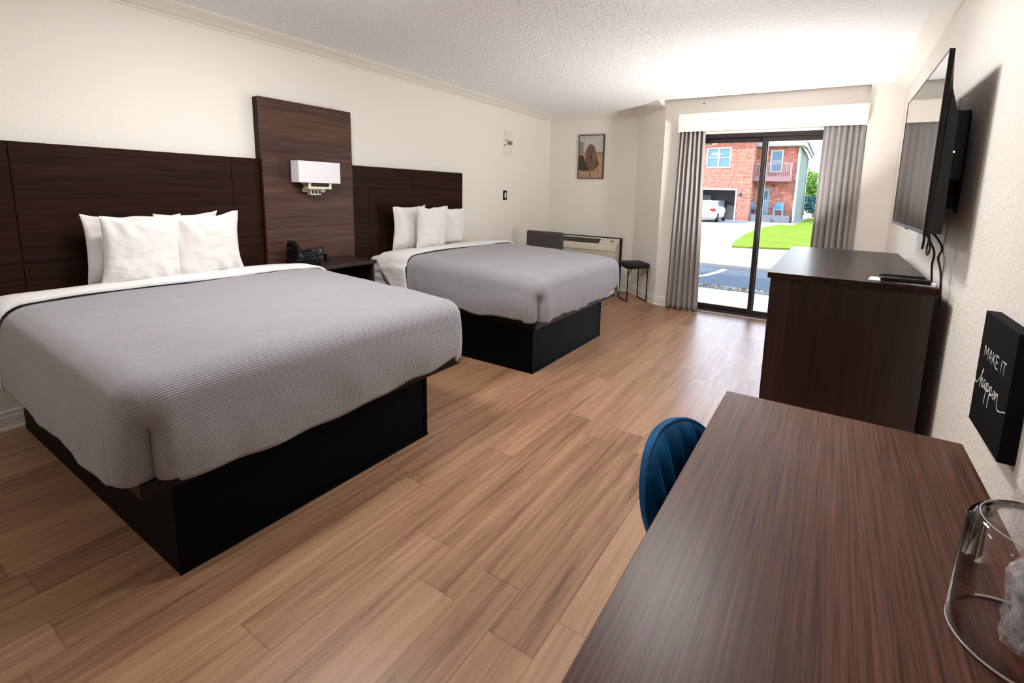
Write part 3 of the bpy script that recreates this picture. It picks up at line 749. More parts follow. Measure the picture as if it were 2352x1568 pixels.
# ================================================================== hat picture
def art_mat():
    m, nt, p = mat('hat_photo_print')
    tc = N(nt, 'ShaderNodeTexCoord'); sx = N(nt, 'ShaderNodeSeparateXYZ'); L(nt, tc.outputs['Object'], sx.inputs[0])
    n = noise_n(nt, coords(nt, (14, 1, 4)), 3, 4, .6)
    lo = ramp(nt, [(.3, srgb(150, 116, 90)), (.7, srgb(196, 164, 132))]); L(nt, n.outputs['Fac'], lo.inputs[0])
    up = ramp(nt, [(.3, srgb(176, 172, 166)), (.7, srgb(208, 203, 196))]); L(nt, n.outputs['Fac'], up.inputs[0])
    g = N(nt, 'ShaderNodeMapRange'); L(nt, sx.outputs[2], g.inputs[0]); g.inputs[1].default_value = .065; g.inputs[2].default_value = .075
    mx = N(nt, 'ShaderNodeMix', data_type='RGBA'); L(nt, g.outputs[0], mx.inputs[0]); L(nt, lo.outputs[0], mx.inputs[6]); L(nt, up.outputs[0], mx.inputs[7])
    L(nt, mx.outputs[2], p.inputs['Base Color']); p.inputs['Roughness'].default_value = .5; return m
PCX, PCZ, PW, PH = .685, 1.853, .40, .605
t = thing('picture', 'brown framed picture of a straw hat on the far wall', 'picture', (PCX, YF - .002, PCZ))
bm = B(); e = .011
for a, c in (((-PW / 2, -.022, -PH / 2), (-PW / 2 + e, 0, PH / 2)), ((PW / 2 - e, -.022, -PH / 2), (PW / 2, 0, PH / 2)), ((-PW / 2, -.022, -PH / 2), (PW / 2, 0, -PH / 2 + e)), ((-PW / 2, -.022, PH / 2 - e), (PW / 2, 0, PH / 2))): box(bm, a, c, .001)
new_obj('picture_frame', bm, plain('dark_brown_frame', srgb(66, 50, 40), .5), t)
pr_ = new_obj('print', box(B(), (-PW / 2 + e, -.014, -PH / 2 + e), (PW / 2 - e, -.006, PH / 2 - e)), art_mat(), t)
def blob(name, pts, m, y):
    bm = B(); vs = [bm.verts.new((x, y, z)) for x, z in pts]; f0 = bm.faces.new(vs)
    if f0.normal.y > 0: f0.normal_flip()
    r = bmesh.ops.extrude_face_region(bm, geom=[f0]); 
    for q in r['geom']:
        if isinstance(q, bmesh.types.BMVert): q.co.y += .0006
    bmesh.ops.recalc_face_normals(bm, faces=bm.faces[:])
    return new_obj(name, bm, m, pr_)
def ell(cx, cz, a, b, rot, n=28, k=0, sd=1):
    o = []; r_ = random.Random(sd)
    for i in range(n):
        an = 2 * PI * i / n; j = 1 + (r_.uniform(-k, k) if k else 0); x, z = a * math.cos(an) * j, b * math.sin(an) * j
        o.append((cx + x * math.cos(rot) - z * math.sin(rot), cz + x * math.sin(rot) + z * math.cos(rot)))
    return o
blob('dark_ground', [(-.185, -.18), (-.185, .02), (-.13, .03), (-.09, -.05), (-.03, -.14), (-.01, -.185), (-.1, -.2)], plain('print_dark', srgb(58, 50, 46), .5, var=.4, vs=30), -.0146)
blob('post_shade', [(-.185, .05), (-.185, .21), (-.125, .21), (-.12, .05)], plain('print_post', srgb(140, 134, 126), .5, var=.15, vs=30), -.0146)
blob('hat_brim', ell(0.005, -.01, .088, .185, math.radians(4), 30), plain('print_straw', srgb(112, 84, 66), .5, var=.25, vs=60), -.0154)
blob('hat_fringe', ell(.055, -.11, .05, .085, math.radians(-35), 34, .28, 5), plain('print_straw_dark', srgb(92, 68, 54), .5, var=.3, vs=60), -.0150)
blob('hat_crown', ell(.047, .01, .038, .10, math.radians(-6), 24), plain('print_straw_mid', srgb(124, 96, 78), .5, var=.2, vs=60), -.0162)
blob('hat_band', [(.03, .10), (.022, .10), (.0, .0), (.03, -.09), (.038, -.09), (.012, .0)], plain('print_band', srgb(38, 28, 22), .5), -.0170)
blob('stem', [(-.012, -.19), (-.002, -.19), (-.004, -.29), (-.018, -.29)], plain('print_stem', srgb(84, 62, 48), .5), -.0150)
blob('fence_strip', [(.095, .062), (.185, .062), (.185, .045), (.1, .047)], plain('print_fence', srgb(150, 112, 96), .5), -.0146)

# ================================================================== wall air conditioner
t = thing('air_conditioner', 'beige wall air conditioner under the hat picture', 'air conditioner', (.69, YF, 0))
def loft_y(bm, prof, x0, x1):
    a = [bm.verts.new((x0, y, z)) for y, z in prof]; b = [bm.verts.new((x1, y, z)) for y, z in prof]; n = len(prof)
    for i in range(n): bm.faces.new((a[i], a[(i + 1) % n], b[(i + 1) % n], b[i]))
    bm.faces.new(a[::-1]); bm.faces.new(b); bmesh.ops.recalc_face_normals(bm, faces=bm.faces[:])
bm = B(); box(bm, (-.535, -.035, .03), (.527, 0, .742), .004); new_obj('wall_sleeve', bm, M['plastic'], t)
bm = B(); loft_y(bm, [(-.0355, .045), (-.0355, .728), (-.045, .728), (-.165, .638), (-.195, .605), (-.205, .56), (-.205, .10), (-.19, .045)], -.525, .505); new_obj('casing', bm, M['ac_cream'], t, smooth=30)
bm = B(); box(bm, (-.40, -.048, -.003), (.23, .045, .004), .002)
for k in range(40): box(bm, (-.395 + k * .0155, -.046, .004), (-.391 + k * .0155, .043, .008))
gr = new_obj('vent_grille', bm, M['ac_dark'], t, loc=(0, -.105, .6845)); gr.rotation_euler = (math.radians(36.9), 0, 0)
bm = B(); box(bm, (.26, -.05, -.003), (.49, .048, .004), .003); pn = new_obj('control_panel', bm, M['ac_cream'], t, loc=(0, -.105, .6845)); pn.rotation_euler = (math.radians(36.9), 0, 0)
bm = B(); lathe(bm, [(0, .01), (.008, .009), (.010, 0)], 14, (.40, .01, .004)); lathe(bm, [(0, .01), (.008, .009), (.010, 0)], 14, (.43, .01, .004)); new_obj('knob', bm, M['plastic_grey'], pn)
bm = B()
for k in range(9): box(bm, (-.49, -.2085, .30 + k * .028), (.47, -.2055, .312 + k * .028), .001)
new_obj('intake_grille', bm, M['ac_cream'], t)
bm = B(); box(bm, (-.5, -.207, .56), (.49, -.2052, .565)); new_obj('seam', bm, M['ac_dark'], t)

# ================================================================== charcoal chair behind the far bed
t = thing('desk_chair', 'charcoal upholstered chair behind the far bed by the air conditioner', 'chair', (.52, 5.28, 0))
bm = B(); box(bm, (-.275, -.115, .50), (.275, -.055, .845), .035, 4); new_obj('backrest', bm, M['grey_uph'], t, smooth=60)
bm = B(); box(bm, (-.25, -.05, .40), (.25, .42, .48), .03, 4); new_obj('seat', bm, M['grey_uph'], t, smooth=60)
for sx_ in (-.2, .2): bm = B(); tube(bm, [(sx_, -.05, .40), (sx_, -.085, .51)], .012); new_obj('back_bracket', bm, M['rail'], t)
for sx_, sy_ in ((-.21, -.02), (.21, -.02), (-.21, .38), (.21, .38)):
    bm = B(); tube(bm, [(sx_ * 1.08, sy_ + (-.02 if sy_ < 0 else .02), 0), (sx_, sy_, .40)], [.011, .016], 10); new_obj('leg', bm, M['rail'], t)

# ================================================================== black stool
t = thing('stool', 'black square stool with thin metal legs in the angled corner', 'stool', (1.566, 5.688, 0), math.radians(45.5))
bm = B(); box(bm, (-.155, -.155, .432), (.155, .155, .495), .028, 4); new_obj('seat', bm, M['stool_fabric'], t, smooth=60)
for sgn in (-1, 1):
    bm = B(); x = sgn * .132
    tube(bm, smooth_path([(x, -.132, .43), (x, -.132, .30), (x, -.132, .03)], 2) + [(x, -.130, .012), (x, -.12, .008), (x, .12, .008), (x, .130, .012)] + [(x, .132, .03), (x, .132, .43)], .008, 8)
    new_obj('leg_frame', bm, M['rail'], t)
bm = B(); tube(bm, [(-.132, -.132, .427), (.132, -.132, .427), (.132, .132, .427), (-.132, .132, .427)], .008, 8, closed=True); new_obj('seat_frame', bm, M['rail'], t)
bm = B(); tube(bm, [(-.132, -.132, .34), (-.09, -.132, .425)], .006, 6); new_obj('brace', bm, M['rail'], t)

# ================================================================== dresser
ZS = .988; X0, X1, YA, YB_ = 3.4442, 4.102, 2.496, 4.057
t = thing('dresser', 'tall dark wood dresser under the television', 'dresser', (X0, YA, 0))
new_obj('top', box(B(), (0, 0, ZS - .028), (X1 - X0, YB_ - YA, ZS), .002), M['dresser_top'], t)
bm = B(); box(bm, (.014, .012, 0), (X1 - X0 - .012, .034, ZS - .029), .001); new_obj('side_panel', bm, M['dresser'], t)
bm = B(); box(bm, (.014, YB_ - YA - .034, 0), (X1 - X0 - .012, YB_ - YA - .012, ZS - .029), .001); new_obj('side_panel', bm, M['dresser'], t)
bm = B(); box(bm, (.034, .035, .06), (X1 - X0 - .02, YB_ - YA - .035, ZS - .03)); new_obj('carcass', bm, M['dresser'], t)
for r in range(3):
    for c in range(2):
        ya = .04 + c * .745; za = .075 + r * .295
        q = new_obj('drawer', box(B(), (.016, ya, za), (.0335, ya + .735, za + .285), .002), M['dresser'], t)
        bm = B(); tube(bm, [(.017, ya + .3, za + .15), (-.008, ya + .3, za + .15), (-.008, ya + .435, za + .15), (.017, ya + .435, za + .15)], .005, 8); new_obj('handle', bm, M['rail'], q)

# remotes and paper
t = thing('remote_control', 'black remote control lying on top at the end of the dresser', 'remote', (3.985, 2.648, ZS), math.radians(-6), 'remotes on the dresser')
bm = B(); box(bm, (-.085, -.02, .0025), (.085, .02, .026), .007, 3); new_obj('body', bm, M['plastic'], t, smooth=50)
bm = B()
for r in range(9):
    for c in range(3): box(bm, (-.07 + r * .016, -.013 + c * .0105, .025), (-.061 + r * .016, -.006 + c * .0105, .0272), .0005)
new_obj('buttons', bm, M['plastic_grey'], t)
t = thing('remote_control', 'flat black remote nearest the front edge of the dresser', 'remote', (3.99, 2.573, ZS + .0025), math.radians(-4), 'remotes on the dresser')
bm = B(); box(bm, (-.09, -.022, 0), (.09, .022, .018), .005, 3); new_obj('body', bm, M['plastic'], t, smooth=50)
bm = B()
for r in range(8): box(bm, (-.075 + r * .019, -.012, .0172), (-.065 + r * .019, .012, .0187), .0005)
new_obj('buttons', bm, M['plastic_grey'], t)
bm = B(); box(bm, (-.115, -.03, 0), (.125, .085, .002), .0004)
o = new_obj('paper_card', bm, M['paper'], loc=(3.972, 2.585, ZS + .0002)); o.rotation_euler = (0, 0, math.radians(-9)); tag(o, 'white card lying under the remotes on the dresser', 'card')

# ================================================================== television
TX, TY0, TY1, TZ0, TZ1 = 4.0, 2.362, 3.545, 1.217, 1.915
t = thing('television', 'flat black television mounted on the rough wall above the dresser', 'television', (TX, (TY0 + TY1) / 2, TZ0))
hw = (TY1 - TY0) / 2; th = TZ1 - TZ0
bm = B(); box(bm, (.003, -hw, 0), (.018, hw, th), .003); 
for a, c in (((0, -hw, 0), (.004, -hw + .008, th)), ((0, hw - .008, 0), (.004, hw, th)), ((0, -hw, 0), (.004, hw, .014)), ((0, -hw, th - .008), (.004, hw, th))): box(bm, a, c, .001)
new_obj('bezel', bm, M['plastic'], t)
new_obj('screen', box(B(), (.0012, -hw + .008, .014), (.0035, hw - .008, th - .008)), M['screen'], t)
bm = B()
a = [bm.verts.new(p) for p in ((.018, -hw + .006, .004), (.018, hw - .006, .004), (.018, hw - .006, th - .02), (.018, -hw + .006, th - .02))]
b = [bm.verts.new(p) for p in ((.06, -hw + .012, .004), (.06, hw - .012, .004), (.058, hw - .03, .46), (.058, -hw + .03, .46))]
c = [bm.verts.new(p) for p in ((.03, hw - .03, .56), (.03, -hw + .03, .56))]
for q in ((a[0], a[1], b[1], b[0]), (b[0], b[1], b[2], b[3]), (b[3], b[2], c[0], c[1]), (c[1], c[0], a[2], a[3]), (a[1], a[2], c[0], b[2], b[1]), (a[3], a[0], b[0], b[3], c[1])): bm.faces.new(q)
bmesh.ops.recalc_face_normals(bm, faces=bm.faces[:]); new_obj('rear_housing', bm, M['plastic'], t)
bm = B(); box(bm, (.004, -.03, -.008), (.014, .03, 0), .002); new_obj('sensor', bm, M['plastic_grey'], t)
t = thing('tv_mount', 'black steel bracket holding the television to the wall', 'bracket', (W, 2.95, 1.5))
bm = B(); box(bm, (-.012, -.25, -.2), (0, .25, .22), .002); box(bm, (-.09, -.2, -.18), (-.012, -.17, .2), .002); box(bm, (-.09, .17, -.18), (-.012, .2, .2), .002); new_obj('plate', bm, M['rail'], t)
t = thing('cable_box', 'black receiver box with a blue light behind the television', 'receiver', (4.105, 2.60, 1.44))
bm = B(); box(bm, (-.045, 0, 0), (.028, .06, .285), .005); new_obj('body', bm, M['plastic'], t)
bm = B(); box(bm, (.0285, .01, .14), (.0315, .05, .20), .001); new_obj('label_plate', bm, M['plastic_grey'], t)
bm = B(); lathe(bm, [(0, .003), (.004, .002), (.004, 0)], 10); o = new_obj('status_light', bm, M['led'], t, loc=(-.012, .0, .115)); o.rotation_euler = (PI / 2, 0, 0)
bm = B(); tube(bm, [(-.008, .04, .28), (-.008, .04, .335), (.006, .03, .343)], .0035, 6); new_obj('antenna', bm, M['white_plastic'], t)
def cable(pts, r, m, label, nm='cable'):
    bm = B(); tube(bm, smooth_path(pts, 8), r, 8); return tag(new_obj(nm, bm, m), label, 'cable')
cable([(4.045, 2.78, 1.225), (4.075, 2.78, 1.185), (4.10, 2.74, 1.12), (4.105, 2.779, 1.06), (4.117, 2.82, .99), (4.125, 2.82, .90)], .0045, M['cable'], 'black cable dropping from the television behind the dresser, left of two')
cable([(4.050, 2.67, 1.23), (4.085, 2.673, 1.198), (4.10, 2.575, 1.152), (4.10, 2.628, 1.106), (4.112, 2.616, 1.053), (4.118, 2.60, .99), (4.125, 2.60, .90)], .0045, M['cable'], 'black cable kinked towards the dresser corner below the television')
cable([(4.045, 2.655, 1.235), (4.06, 2.645, 1.19), (4.06, 2.66, 1.14), (4.06, 2.628, 1.115), (4.06, 2.585, 1.149), (4.045, 2.578, 1.235)], .004, M['cable'], 'black looped cable hanging under the television')
cable([(4.025, 2.54, 1.235), (4.03, 2.54, 1.19), (4.03, 2.554, 1.146)], .005, M['cable'], 'short stubby black cable end under the television')
cable([(4.144, 2.82, 1.35), (4.146, 2.823, 1.206), (4.147, 2.855, 1.132), (4.147, 2.785, 1.078), (4.147, 2.775, .97), (4.147, 2.775, .85)], .0028, M['cable_grey'], 'thin grey wire running down the wall beside the dresser')

# ================================================================== sign
SX, SY0, SY1, SZ0, SZ1 = W - .036, 1.5816, 1.8838, .680, 1.0245
t = thing('wall_sign', 'black wall sign with white handwritten words beside the desk', 'sign', (SX, (SY0 + SY1) / 2, (SZ0 + SZ1) / 2))
sw, sh = (SY1 - SY0), (SZ1 - SZ0)
new_obj('canvas', box(B(), (0, -sw / 2, -sh / 2), (.0345, sw / 2, sh / 2), .002), M['canvas'], t)
def strokes(lines, r, name, flat=True):
    """lines in (u, v): u 0..1 from the far edge to the near edge, v 0..1 downwards"""
    bm = B()
    for ln in lines:
        pts = [Vector((-.0003, sw / 2 - u * sw, sh / 2 - v * sh)) for u, v in ln]
        pts = smooth_path(pts, 8) if len(pts) > 2 and ln[0] != 'x' else pts
        tube(bm, pts, r, 6)
    for v_ in bm.verts: v_.co.x *= .3
    return new_obj(name, bm, M['ink'], t)
def seg(*p): return [list(q) for q in zip(p, p[1:])]
A = []
def cap(ch, u, v, w_, h):
    P = lambda x, y: (u + x * w_, v + y * h)
    S_ = {'M': [[P(0, 1), P(.08, 0)], [P(.08, 0), P(.5, .7)], [P(.5, .7), P(.92, 0)], [P(.92, 0), P(1, 1)]],
          'A': [[P(0, 1), P(.5, 0)], [P(.5, 0), P(1, 1)], [P(.2, .66), P(.8, .66)]],
          'K': [[P(.05, 0), P(.05, 1)], [P(.95, 0), P(.05, .58)], [P(.3, .42), P(1, 1)]],
          'E': [[P(0, 0), P(0, 1)], [P(0, 0), P(.9, .02)], [P(0, .5), P(.75, .5)], [P(0, 1), P(.95, .98)]],
          'I': [[P(.5, 0), P(.5, 1)]], 'T': [[P(0, 0), P(1, .0)], [P(.5, 0), P(.5, 1)]]}
    A.extend(S_[ch])
u = .165
for ch, w_ in (('M', .125), ('A', .09), ('K', .09), ('E', .08)):
    cap(ch, u, .277, w_, .102); u += w_ + .026
u += .04; nMAKE = len(A)
for ch, w_ in (('I', .02), ('T', .095)):
    cap(ch, u, .277, w_, .102); u += w_ + .025
strokes(A[:nMAKE], .0016, 'lettering'); strokes(A[nMAKE:], .0016, 'lettering')
hp_ = [(.006, .585), (.02, .632), (.065, .64), (.13, .60), (.205, .525), (.235, .487), (.222, .478), (.198, .53), (.183, .645), (.195, .61), (.218, .562), (.24, .562), (.243, .605), (.252, .63), (.278, .61)]
a_ = [(.275, .60), (.30, .56), (.33, .55), (.295, .56), (.285, .605), (.31, .62), (.335, .58), (.345, .55), (.34, .60), (.355, .62), (.38, .60)]
def pp(u): return [(u, .60), (u + .02, .55), (u + .018, .64), (u + .008, .737), (u + .012, .66), (u + .03, .56), (u + .062, .555), (u + .068, .60), (u + .035, .62), (u + .03, .605), (u + .07, .615), (u + .105, .59)]
e_ = [(.60, .595), (.645, .575), (.635, .55), (.61, .575), (.615, .615), (.65, .61), (.675, .57)]
n_ = [(.675, .57), (.685, .55), (.683, .615), (.70, .57), (.735, .545), (.745, .58), (.75, .625), (.79, .655), (.87, .645), (.94, .62), (.99, .612)]
strokes([hp_, a_, pp(.38), pp(.49), e_, n_], .0017, 'script_lettering')

# ================================================================== desk
t = thing('desk', 'brown wood desk along the rough wall', 'desk', (3.4506, -.35, 0))
dl = 1.5545 + .35; dw = .5885
new_obj('top', box(B(), (0, 0, .694), (dw, dl, .72), .0015), M['desk'], t)
bm = B(); box(bm, (.01, dl - .04, 0), (dw - .012, dl - .015, .693), .001); new_obj('end_panel', bm, M['desk_edge'], t)
bm = B(); box(bm, (.01, .015, 0), (dw - .012, .04, .693), .001); new_obj('end_panel', bm, M['desk_edge'], t)
bm = B(); box(bm, (dw - .05, .041, .25), (dw - .03, dl - .041, .693), .001); new_obj('back_panel', bm, M['desk_edge'], t)

# ================================================================== blue channel-back chair
t = thing('shell_chair', 'blue velvet chair with a ribbed shell back pushed under the desk', 'chair', (3.37, 1.20, 0), math.radians(-13))
HWID = .235; ZT = .73
def shell_pt(s, q, off):
    """s -1..1 across, q 0 (seat) .. 1 (top)"""
    zt = .44 + (ZT - .44) * (max(0, 1 - abs(s) ** 2.4)) ** .5
    z = .44 + (zt - .44) * q
    wz = HWID * (.50 + .50 * sstep(.40, .67, z))
    y = s * wz
    x = .055 - .20 * (z - .44) + .95 * y * y + off
    return Vector((x, y, z))
bm = B(); ns_, nq = 96, 22; NR = 7
front, back = [], []
for i in range(ns_ + 1):
    s = -1 + 2 * i / ns_; fr_, bk_ = [], []
    for j in range(nq + 1):
        q = j / nq
        k = abs(math.sin(PI * NR * (s + 1) / 2)) ** .6
        ed = (1 - abs(s) ** 6) * (1 - q ** 6)
        fr_.append(bm.verts.new(shell_pt(s, q, .012 * k * ed + .018 * ed + .001)))
        bk_.append(bm.verts.new(shell_pt(s, q, -.022 - .0 * ed)))
    front.append(fr_); back.append(bk_)
for i in range(ns_):
    for j in range(nq):
        bm.faces.new((front[i][j], front[i + 1][j], front[i + 1][j + 1], front[i][j + 1])).smooth = True
        bm.faces.new((back[i][j], back[i][j + 1], back[i + 1][j + 1], back[i + 1][j])).smooth = True
    bm.faces.new((front[i][nq], front[i + 1][nq], back[i + 1][nq], back[i][nq])).smooth = True
    bm.faces.new((front[i][0], back[i][0], back[i + 1][0], front[i + 1][0]))
for i in (0, ns_):
    for j in range(nq):
        try: bm.faces.new((front[i][j], front[i][j + 1], back[i][j + 1], back[i][j]))
        except ValueError: pass
bmesh.ops.remove_doubles(bm, verts=bm.verts[:], dist=1e-4); bmesh.ops.recalc_face_normals(bm, faces=bm.faces[:])
bk = new_obj('backrest', bm, M['velvet'], t)
pb = B(); pts = []
for i in range(61):
    s = -1 + 2 * i / 60; pts.append(shell_pt(s, 1, -.004))
tube(pb, pts, .0065, 8); new_obj('piping', pb, M['velvet'], bk)
bm = B(); box(bm, (.05, -.225, .40), (.46, .225, .485), .04, 5); new_obj('seat', bm, M['velvet'], t, smooth=60)
for sx_, sy_ in ((.10, -.17), (.10, .17), (.41, -.17), (.41, .17)):
    bm = B(); tube(bm, [(sx_ + (.05 if sx_ > .2 else -.04), sy_ * 1.2, 0), (sx_, sy_, .402)], [.009, .014], 10); new_obj('leg', bm, M['rail'], t)

# ================================================================== clear acrylic dome with wrapped cups
t = thing('acrylic_dome', 'clear acrylic ice bucket cover standing on the desk corner', 'container', (3.984, .857, .7205))
R0 = .088; HH = .182
bm = B()
prof = [(R0, 0), (R0 - .001, .06), (R0 - .003, .14), (R0 - .004, HH - .022), (R0 - .008, HH - .010), (R0 - .016, HH - .003), (R0 - .028, HH), (0, HH)]
lathe(bm, prof, 64)
inn = [(R0 - .003, 0), (R0 - .004, .06), (R0 - .006, .14), (R0 - .007, HH - .023), (R0 - .011, HH - .013), (R0 - .019, HH - .006), (R0 - .03, HH - .003), (0, HH - .003)]
lathe(bm, inn, 64); bmesh.ops.recalc_face_normals(bm, faces=bm.faces[:])
new_obj('shell', bm, M['acrylic'], t)
bm = B(); tube(bm, [((R0 - .0012) * math.cos(2 * PI * k / 64), (R0 - .0012) * math.sin(2 * PI * k / 64), .0018) for k in range(64)], .0017, 6, closed=True); new_obj('rim', bm, M['acrylic_rim'], t)
bm = B(); tube(bm, [((R0 - .019) * math.cos(2 * PI * k / 64), (R0 - .019) * math.sin(2 * PI * k / 64), HH - .001) for k in range(64)], .0007, 6, closed=True); new_obj('shoulder_highlight', bm, M['acrylic_rim'], t)  # pale ring draws the highlight round the shoulder in solid colour
bm = B(); lathe(bm, [(0, 0), (.02, .0), (.022, .008), (.016, .016), (.018, .028), (.012, .036), (0, .038)], 24, (.0, .0, HH + .0005)); new_obj('knob', bm, M['plastic'], t)
def cup(x, y, h, label):
    c = thing('wrapped_cup', label, 'cup', (x, y, .7207), group='wrapped plastic cups under the acrylic cover')
    bm = B(); lathe(bm, [(.022, 0), (.030, h), (.0285, h), (.021, .002), (0, .002)], 32); new_obj('cup', bm, M['film'], c)
    bm = B(); rr = random.Random(int(x * 1000)); n = 28; rings = []
    for j in range(10):
        q = j / 9
        rings.append([bm.verts.new(((.0335 + .004 * q) * (1 + .09 * rr.uniform(-1, 1)) * math.cos(2 * PI * k / n) * (1 if q < .85 else .55), (.0335 + .004 * q) * (1 + .09 * rr.uniform(-1, 1)) * math.sin(2 * PI * k / n), .0006 + q * (h + .035))) for k in range(n)])
    for A_, C_ in zip(rings, rings[1:]):
        for k in range(n): bm.faces.new((A_[k], A_[(k + 1) % n], C_[(k + 1) % n], C_[k])).smooth = (k % 3 != 0)
    new_obj('wrapper', bm, M['film'], c)
cup(3.990, .858, .105, 'clear plastic cup in crinkled wrap under the acrylic cover')

# ================================================================== outdoors
def gz(y): return -.15 - .0085 * max(0, y - 13)
def ground(name, poly, m, dz=0.0, label=None, ny=12, kind='structure'):
    """flat strip following the fall of the ground"""
    bm = B(); P = [bm.verts.new((x, y, gz(y) + dz)) for x, y in poly]; bm.faces.new(P)
    bmesh.ops.triangulate(bm, faces=bm.faces[:]); 
    r = bmesh.ops.extrude_face_region(bm, geom=bm.faces[:])
    for q in r['geom']:
        if isinstance(q, bmesh.types.BMVert): q.co.z -= .06
    bmesh.ops.recalc_face_normals(bm, faces=bm.faces[:])
    o = new_obj(name, bm, m); o['kind'] = kind
    if label: o['label'] = label
    return o
conc = plain('pale_concrete', srgb(124, 121, 116), .9, spec=.02, var=.06, vs=3)
asph = plain('grey_asphalt', srgb(74, 77, 80), .9, spec=.02, var=.12, vs=8)
lawn_m = plain('mown_lawn', srgb(92, 104, 26), .95, spec=.02, var=.22, vs=3)
base_m = plain('far_ground', srgb(150, 160, 100), .95, spec=.02, var=.2, vs=.5)
ground('patio', [(-6, 5.72), (12, 5.72), (12, 7.95), (-6, 7.95)], plain('brightened_concrete', srgb(176, 174, 170), .9, spec=.02, var=.05, vs=4), -.0, 'pale concrete patio outside the glass door')  # lighter copy of the concrete, daylight glare put into its colour
ground('street', [(-30, 8.25), (30, 8.25), (30, 11.0), (-30, 11.0)], asph, -.06, 'grey asphalt lane across the view')
ground('driveway', [(-30, 11.0), (30, 11.0), (30, 13.0), (-30, 13.0)], conc, 0, 'pale concrete pavement beyond the lane')
ground('driveway', [(-30, 13.0), (30, 13.0), (30, 80.0), (-30, 80)], conc, -.002, 'pale concrete driveway leading to the garage')
ground('lawn', [(1.12, 15.25), (1.6, 15.35), (3.13, 16.2), (14, 18), (14, 33.5), (.75, 33.5), (.52, 29), (.50, 23.5), (.62, 20.5), (.85, 17.5)], lawn_m, .05, 'green lawn beside the driveway of the brick house')
ground('lawn', [(1.6, 33.5), (14, 33.5), (30, 75), (1.6, 75)], lawn_m, .05, 'green lawn running past the side of the brick house')
bm = B()
for k in range(14): box(bm, (-6 + k * 1.3, 7.96, -.21), (-6 + k * 1.3 + 1.29, 8.24, -.135 + .006 * math.sin(k * 2.1)), .02)
struct('curb', bm, conc, 'worn concrete curb along the lane')
bm = B(); r_ = random.Random(5)
for k in range(700):
    x = r_.uniform(.9, 3.6); y = 7.94 + r_.gauss(.03, .06); s = r_.uniform(.012, .035); z = -.135
    q = [bm.verts.new((x + r_.uniform(-s, s), y + r_.uniform(-s, s), z + r_.uniform(0, s * 1.6))) for _ in range(3)]; bm.faces.new(q)
o = new_obj('leaf_litter', bm, plain('dry_leaves', srgb(120, 98, 66), .9, spec=.02, var=.4, vs=20)); tag(o, 'dry leaves and weeds gathered along the curb', 'leaves', kind='stuff')
bm = B()
for k in range(160):
    x, y = 2.6 + r_.gauss(0, .12), 6.62 + r_.gauss(0, .04); h = r_.uniform(.02, .07); a = r_.uniform(0, 6.3)
    q = [bm.verts.new((x - .006 * math.cos(a), y - .006 * math.sin(a), -.15)), bm.verts.new((x + .006 * math.cos(a), y + .006 * math.sin(a), -.15)), bm.verts.new((x + r_.uniform(-.03, .03), y + r_.uniform(-.03, .03), -.15 + h))]; bm.faces.new(q)
o = new_obj('weeds', bm, plain('weed_green', srgb(150, 170, 70), .9, spec=.02, var=.3, vs=30)); tag(o, 'small weeds growing in a patio crack', 'weeds', kind='stuff')
bm = B(); pts = [(1.05, 9.05), (1.45, 9.25), (1.62, 9.6), (1.74, 10.2), (1.78, 10.7)]
va = []
for x, y in pts: va.append((bm.verts.new((x - .05, y + .02, gz(y) - .0585)), bm.verts.new((x + .05, y - .02, gz(y) - .0585))))
for a, c in zip(va, va[1:]): bm.faces.new((a[0], a[1], c[1], c[0]))
struct('street_markings', bm, plain('road_paint', srgb(220, 224, 224), .8, spec=.02), 'white painted line on the lane')

# our own building above and beside the room: shades the patio
ext = plain('outer_stucco', srgb(170, 160, 148), .9, spec=.02)
struct('roof', box(B(), (-7, YB - .2, H + .12), (12, 5.74, 5.3)), ext)
bm = B(); box(bm, (-7, YB - .2, -.1), (-.14, 5.74, H + .1)); box(bm, (W + .14, YB - .2, -.1), (12, 5.74, H + .1)); struct('wall_exterior', bm, ext)

def brick_mat():
    m, nt, p = mat('red_brick')
    tc = N(nt, 'ShaderNodeTexCoord'); mp = N(nt, 'ShaderNodeMapping'); L(nt, tc.outputs['Object'], mp.inputs[0]); mp.inputs['Rotation'].default_value = (PI / 2, 0, 0)
    b = N(nt, 'ShaderNodeTexBrick'); L(nt, mp.outputs[0], b.inputs['Vector'])
    b.inputs['Scale'].default_value = 1; b.inputs['Brick Width'].default_value = .26; b.inputs['Row Height'].default_value = .09; b.inputs['Mortar Size'].default_value = .010
    b.inputs['Color1'].default_value = srgb(150, 88, 73); b.inputs['Color2'].default_value = srgb(124, 66, 54); b.inputs['Mortar'].default_value = srgb(160, 124, 111)
    n = noise_n(nt, coords(nt), 5, 4, .6); r = ramp(nt, [(.35, (.7, .7, .7, 1)), (.65, (1.4, 1.4, 1.4, 1))]); L(nt, n.outputs['Fac'], r.inputs[0])
    mx = N(nt, 'ShaderNodeMix', data_type='RGBA', blend_type='MULTIPLY'); mx.inputs[0].default_value = 1
    L(nt, b.outputs[0], mx.inputs[6]); L(nt, r.outputs[0], mx.inputs[7]); L(nt, mx.outputs[2], p.inputs['Base Color']); p.inputs['Roughness'].default_value = .9; p.inputs['Specular IOR Level'].default_value = .02
    return m
brick = brick_mat(); white_paint = plain('white_house_trim', srgb(160, 160, 158), .6, spec=.02)
siding = plain('grey_green_siding', srgb(100, 108, 100), .8, spec=.02, var=.06, vs=6)
glass_w = plain('house_window_glass', srgb(70, 100, 118), .3, spec=.3)
roof_m = plain('grey_shingles', srgb(104, 106, 104), .9, spec=.02, var=.15, vs=4)
JIT[0] = .0015
hs = thing('house', 'two-storey red brick house with an open garage across the lane', 'house', (-1.72, 38, -.42))
def HX(x): return x + 1.72
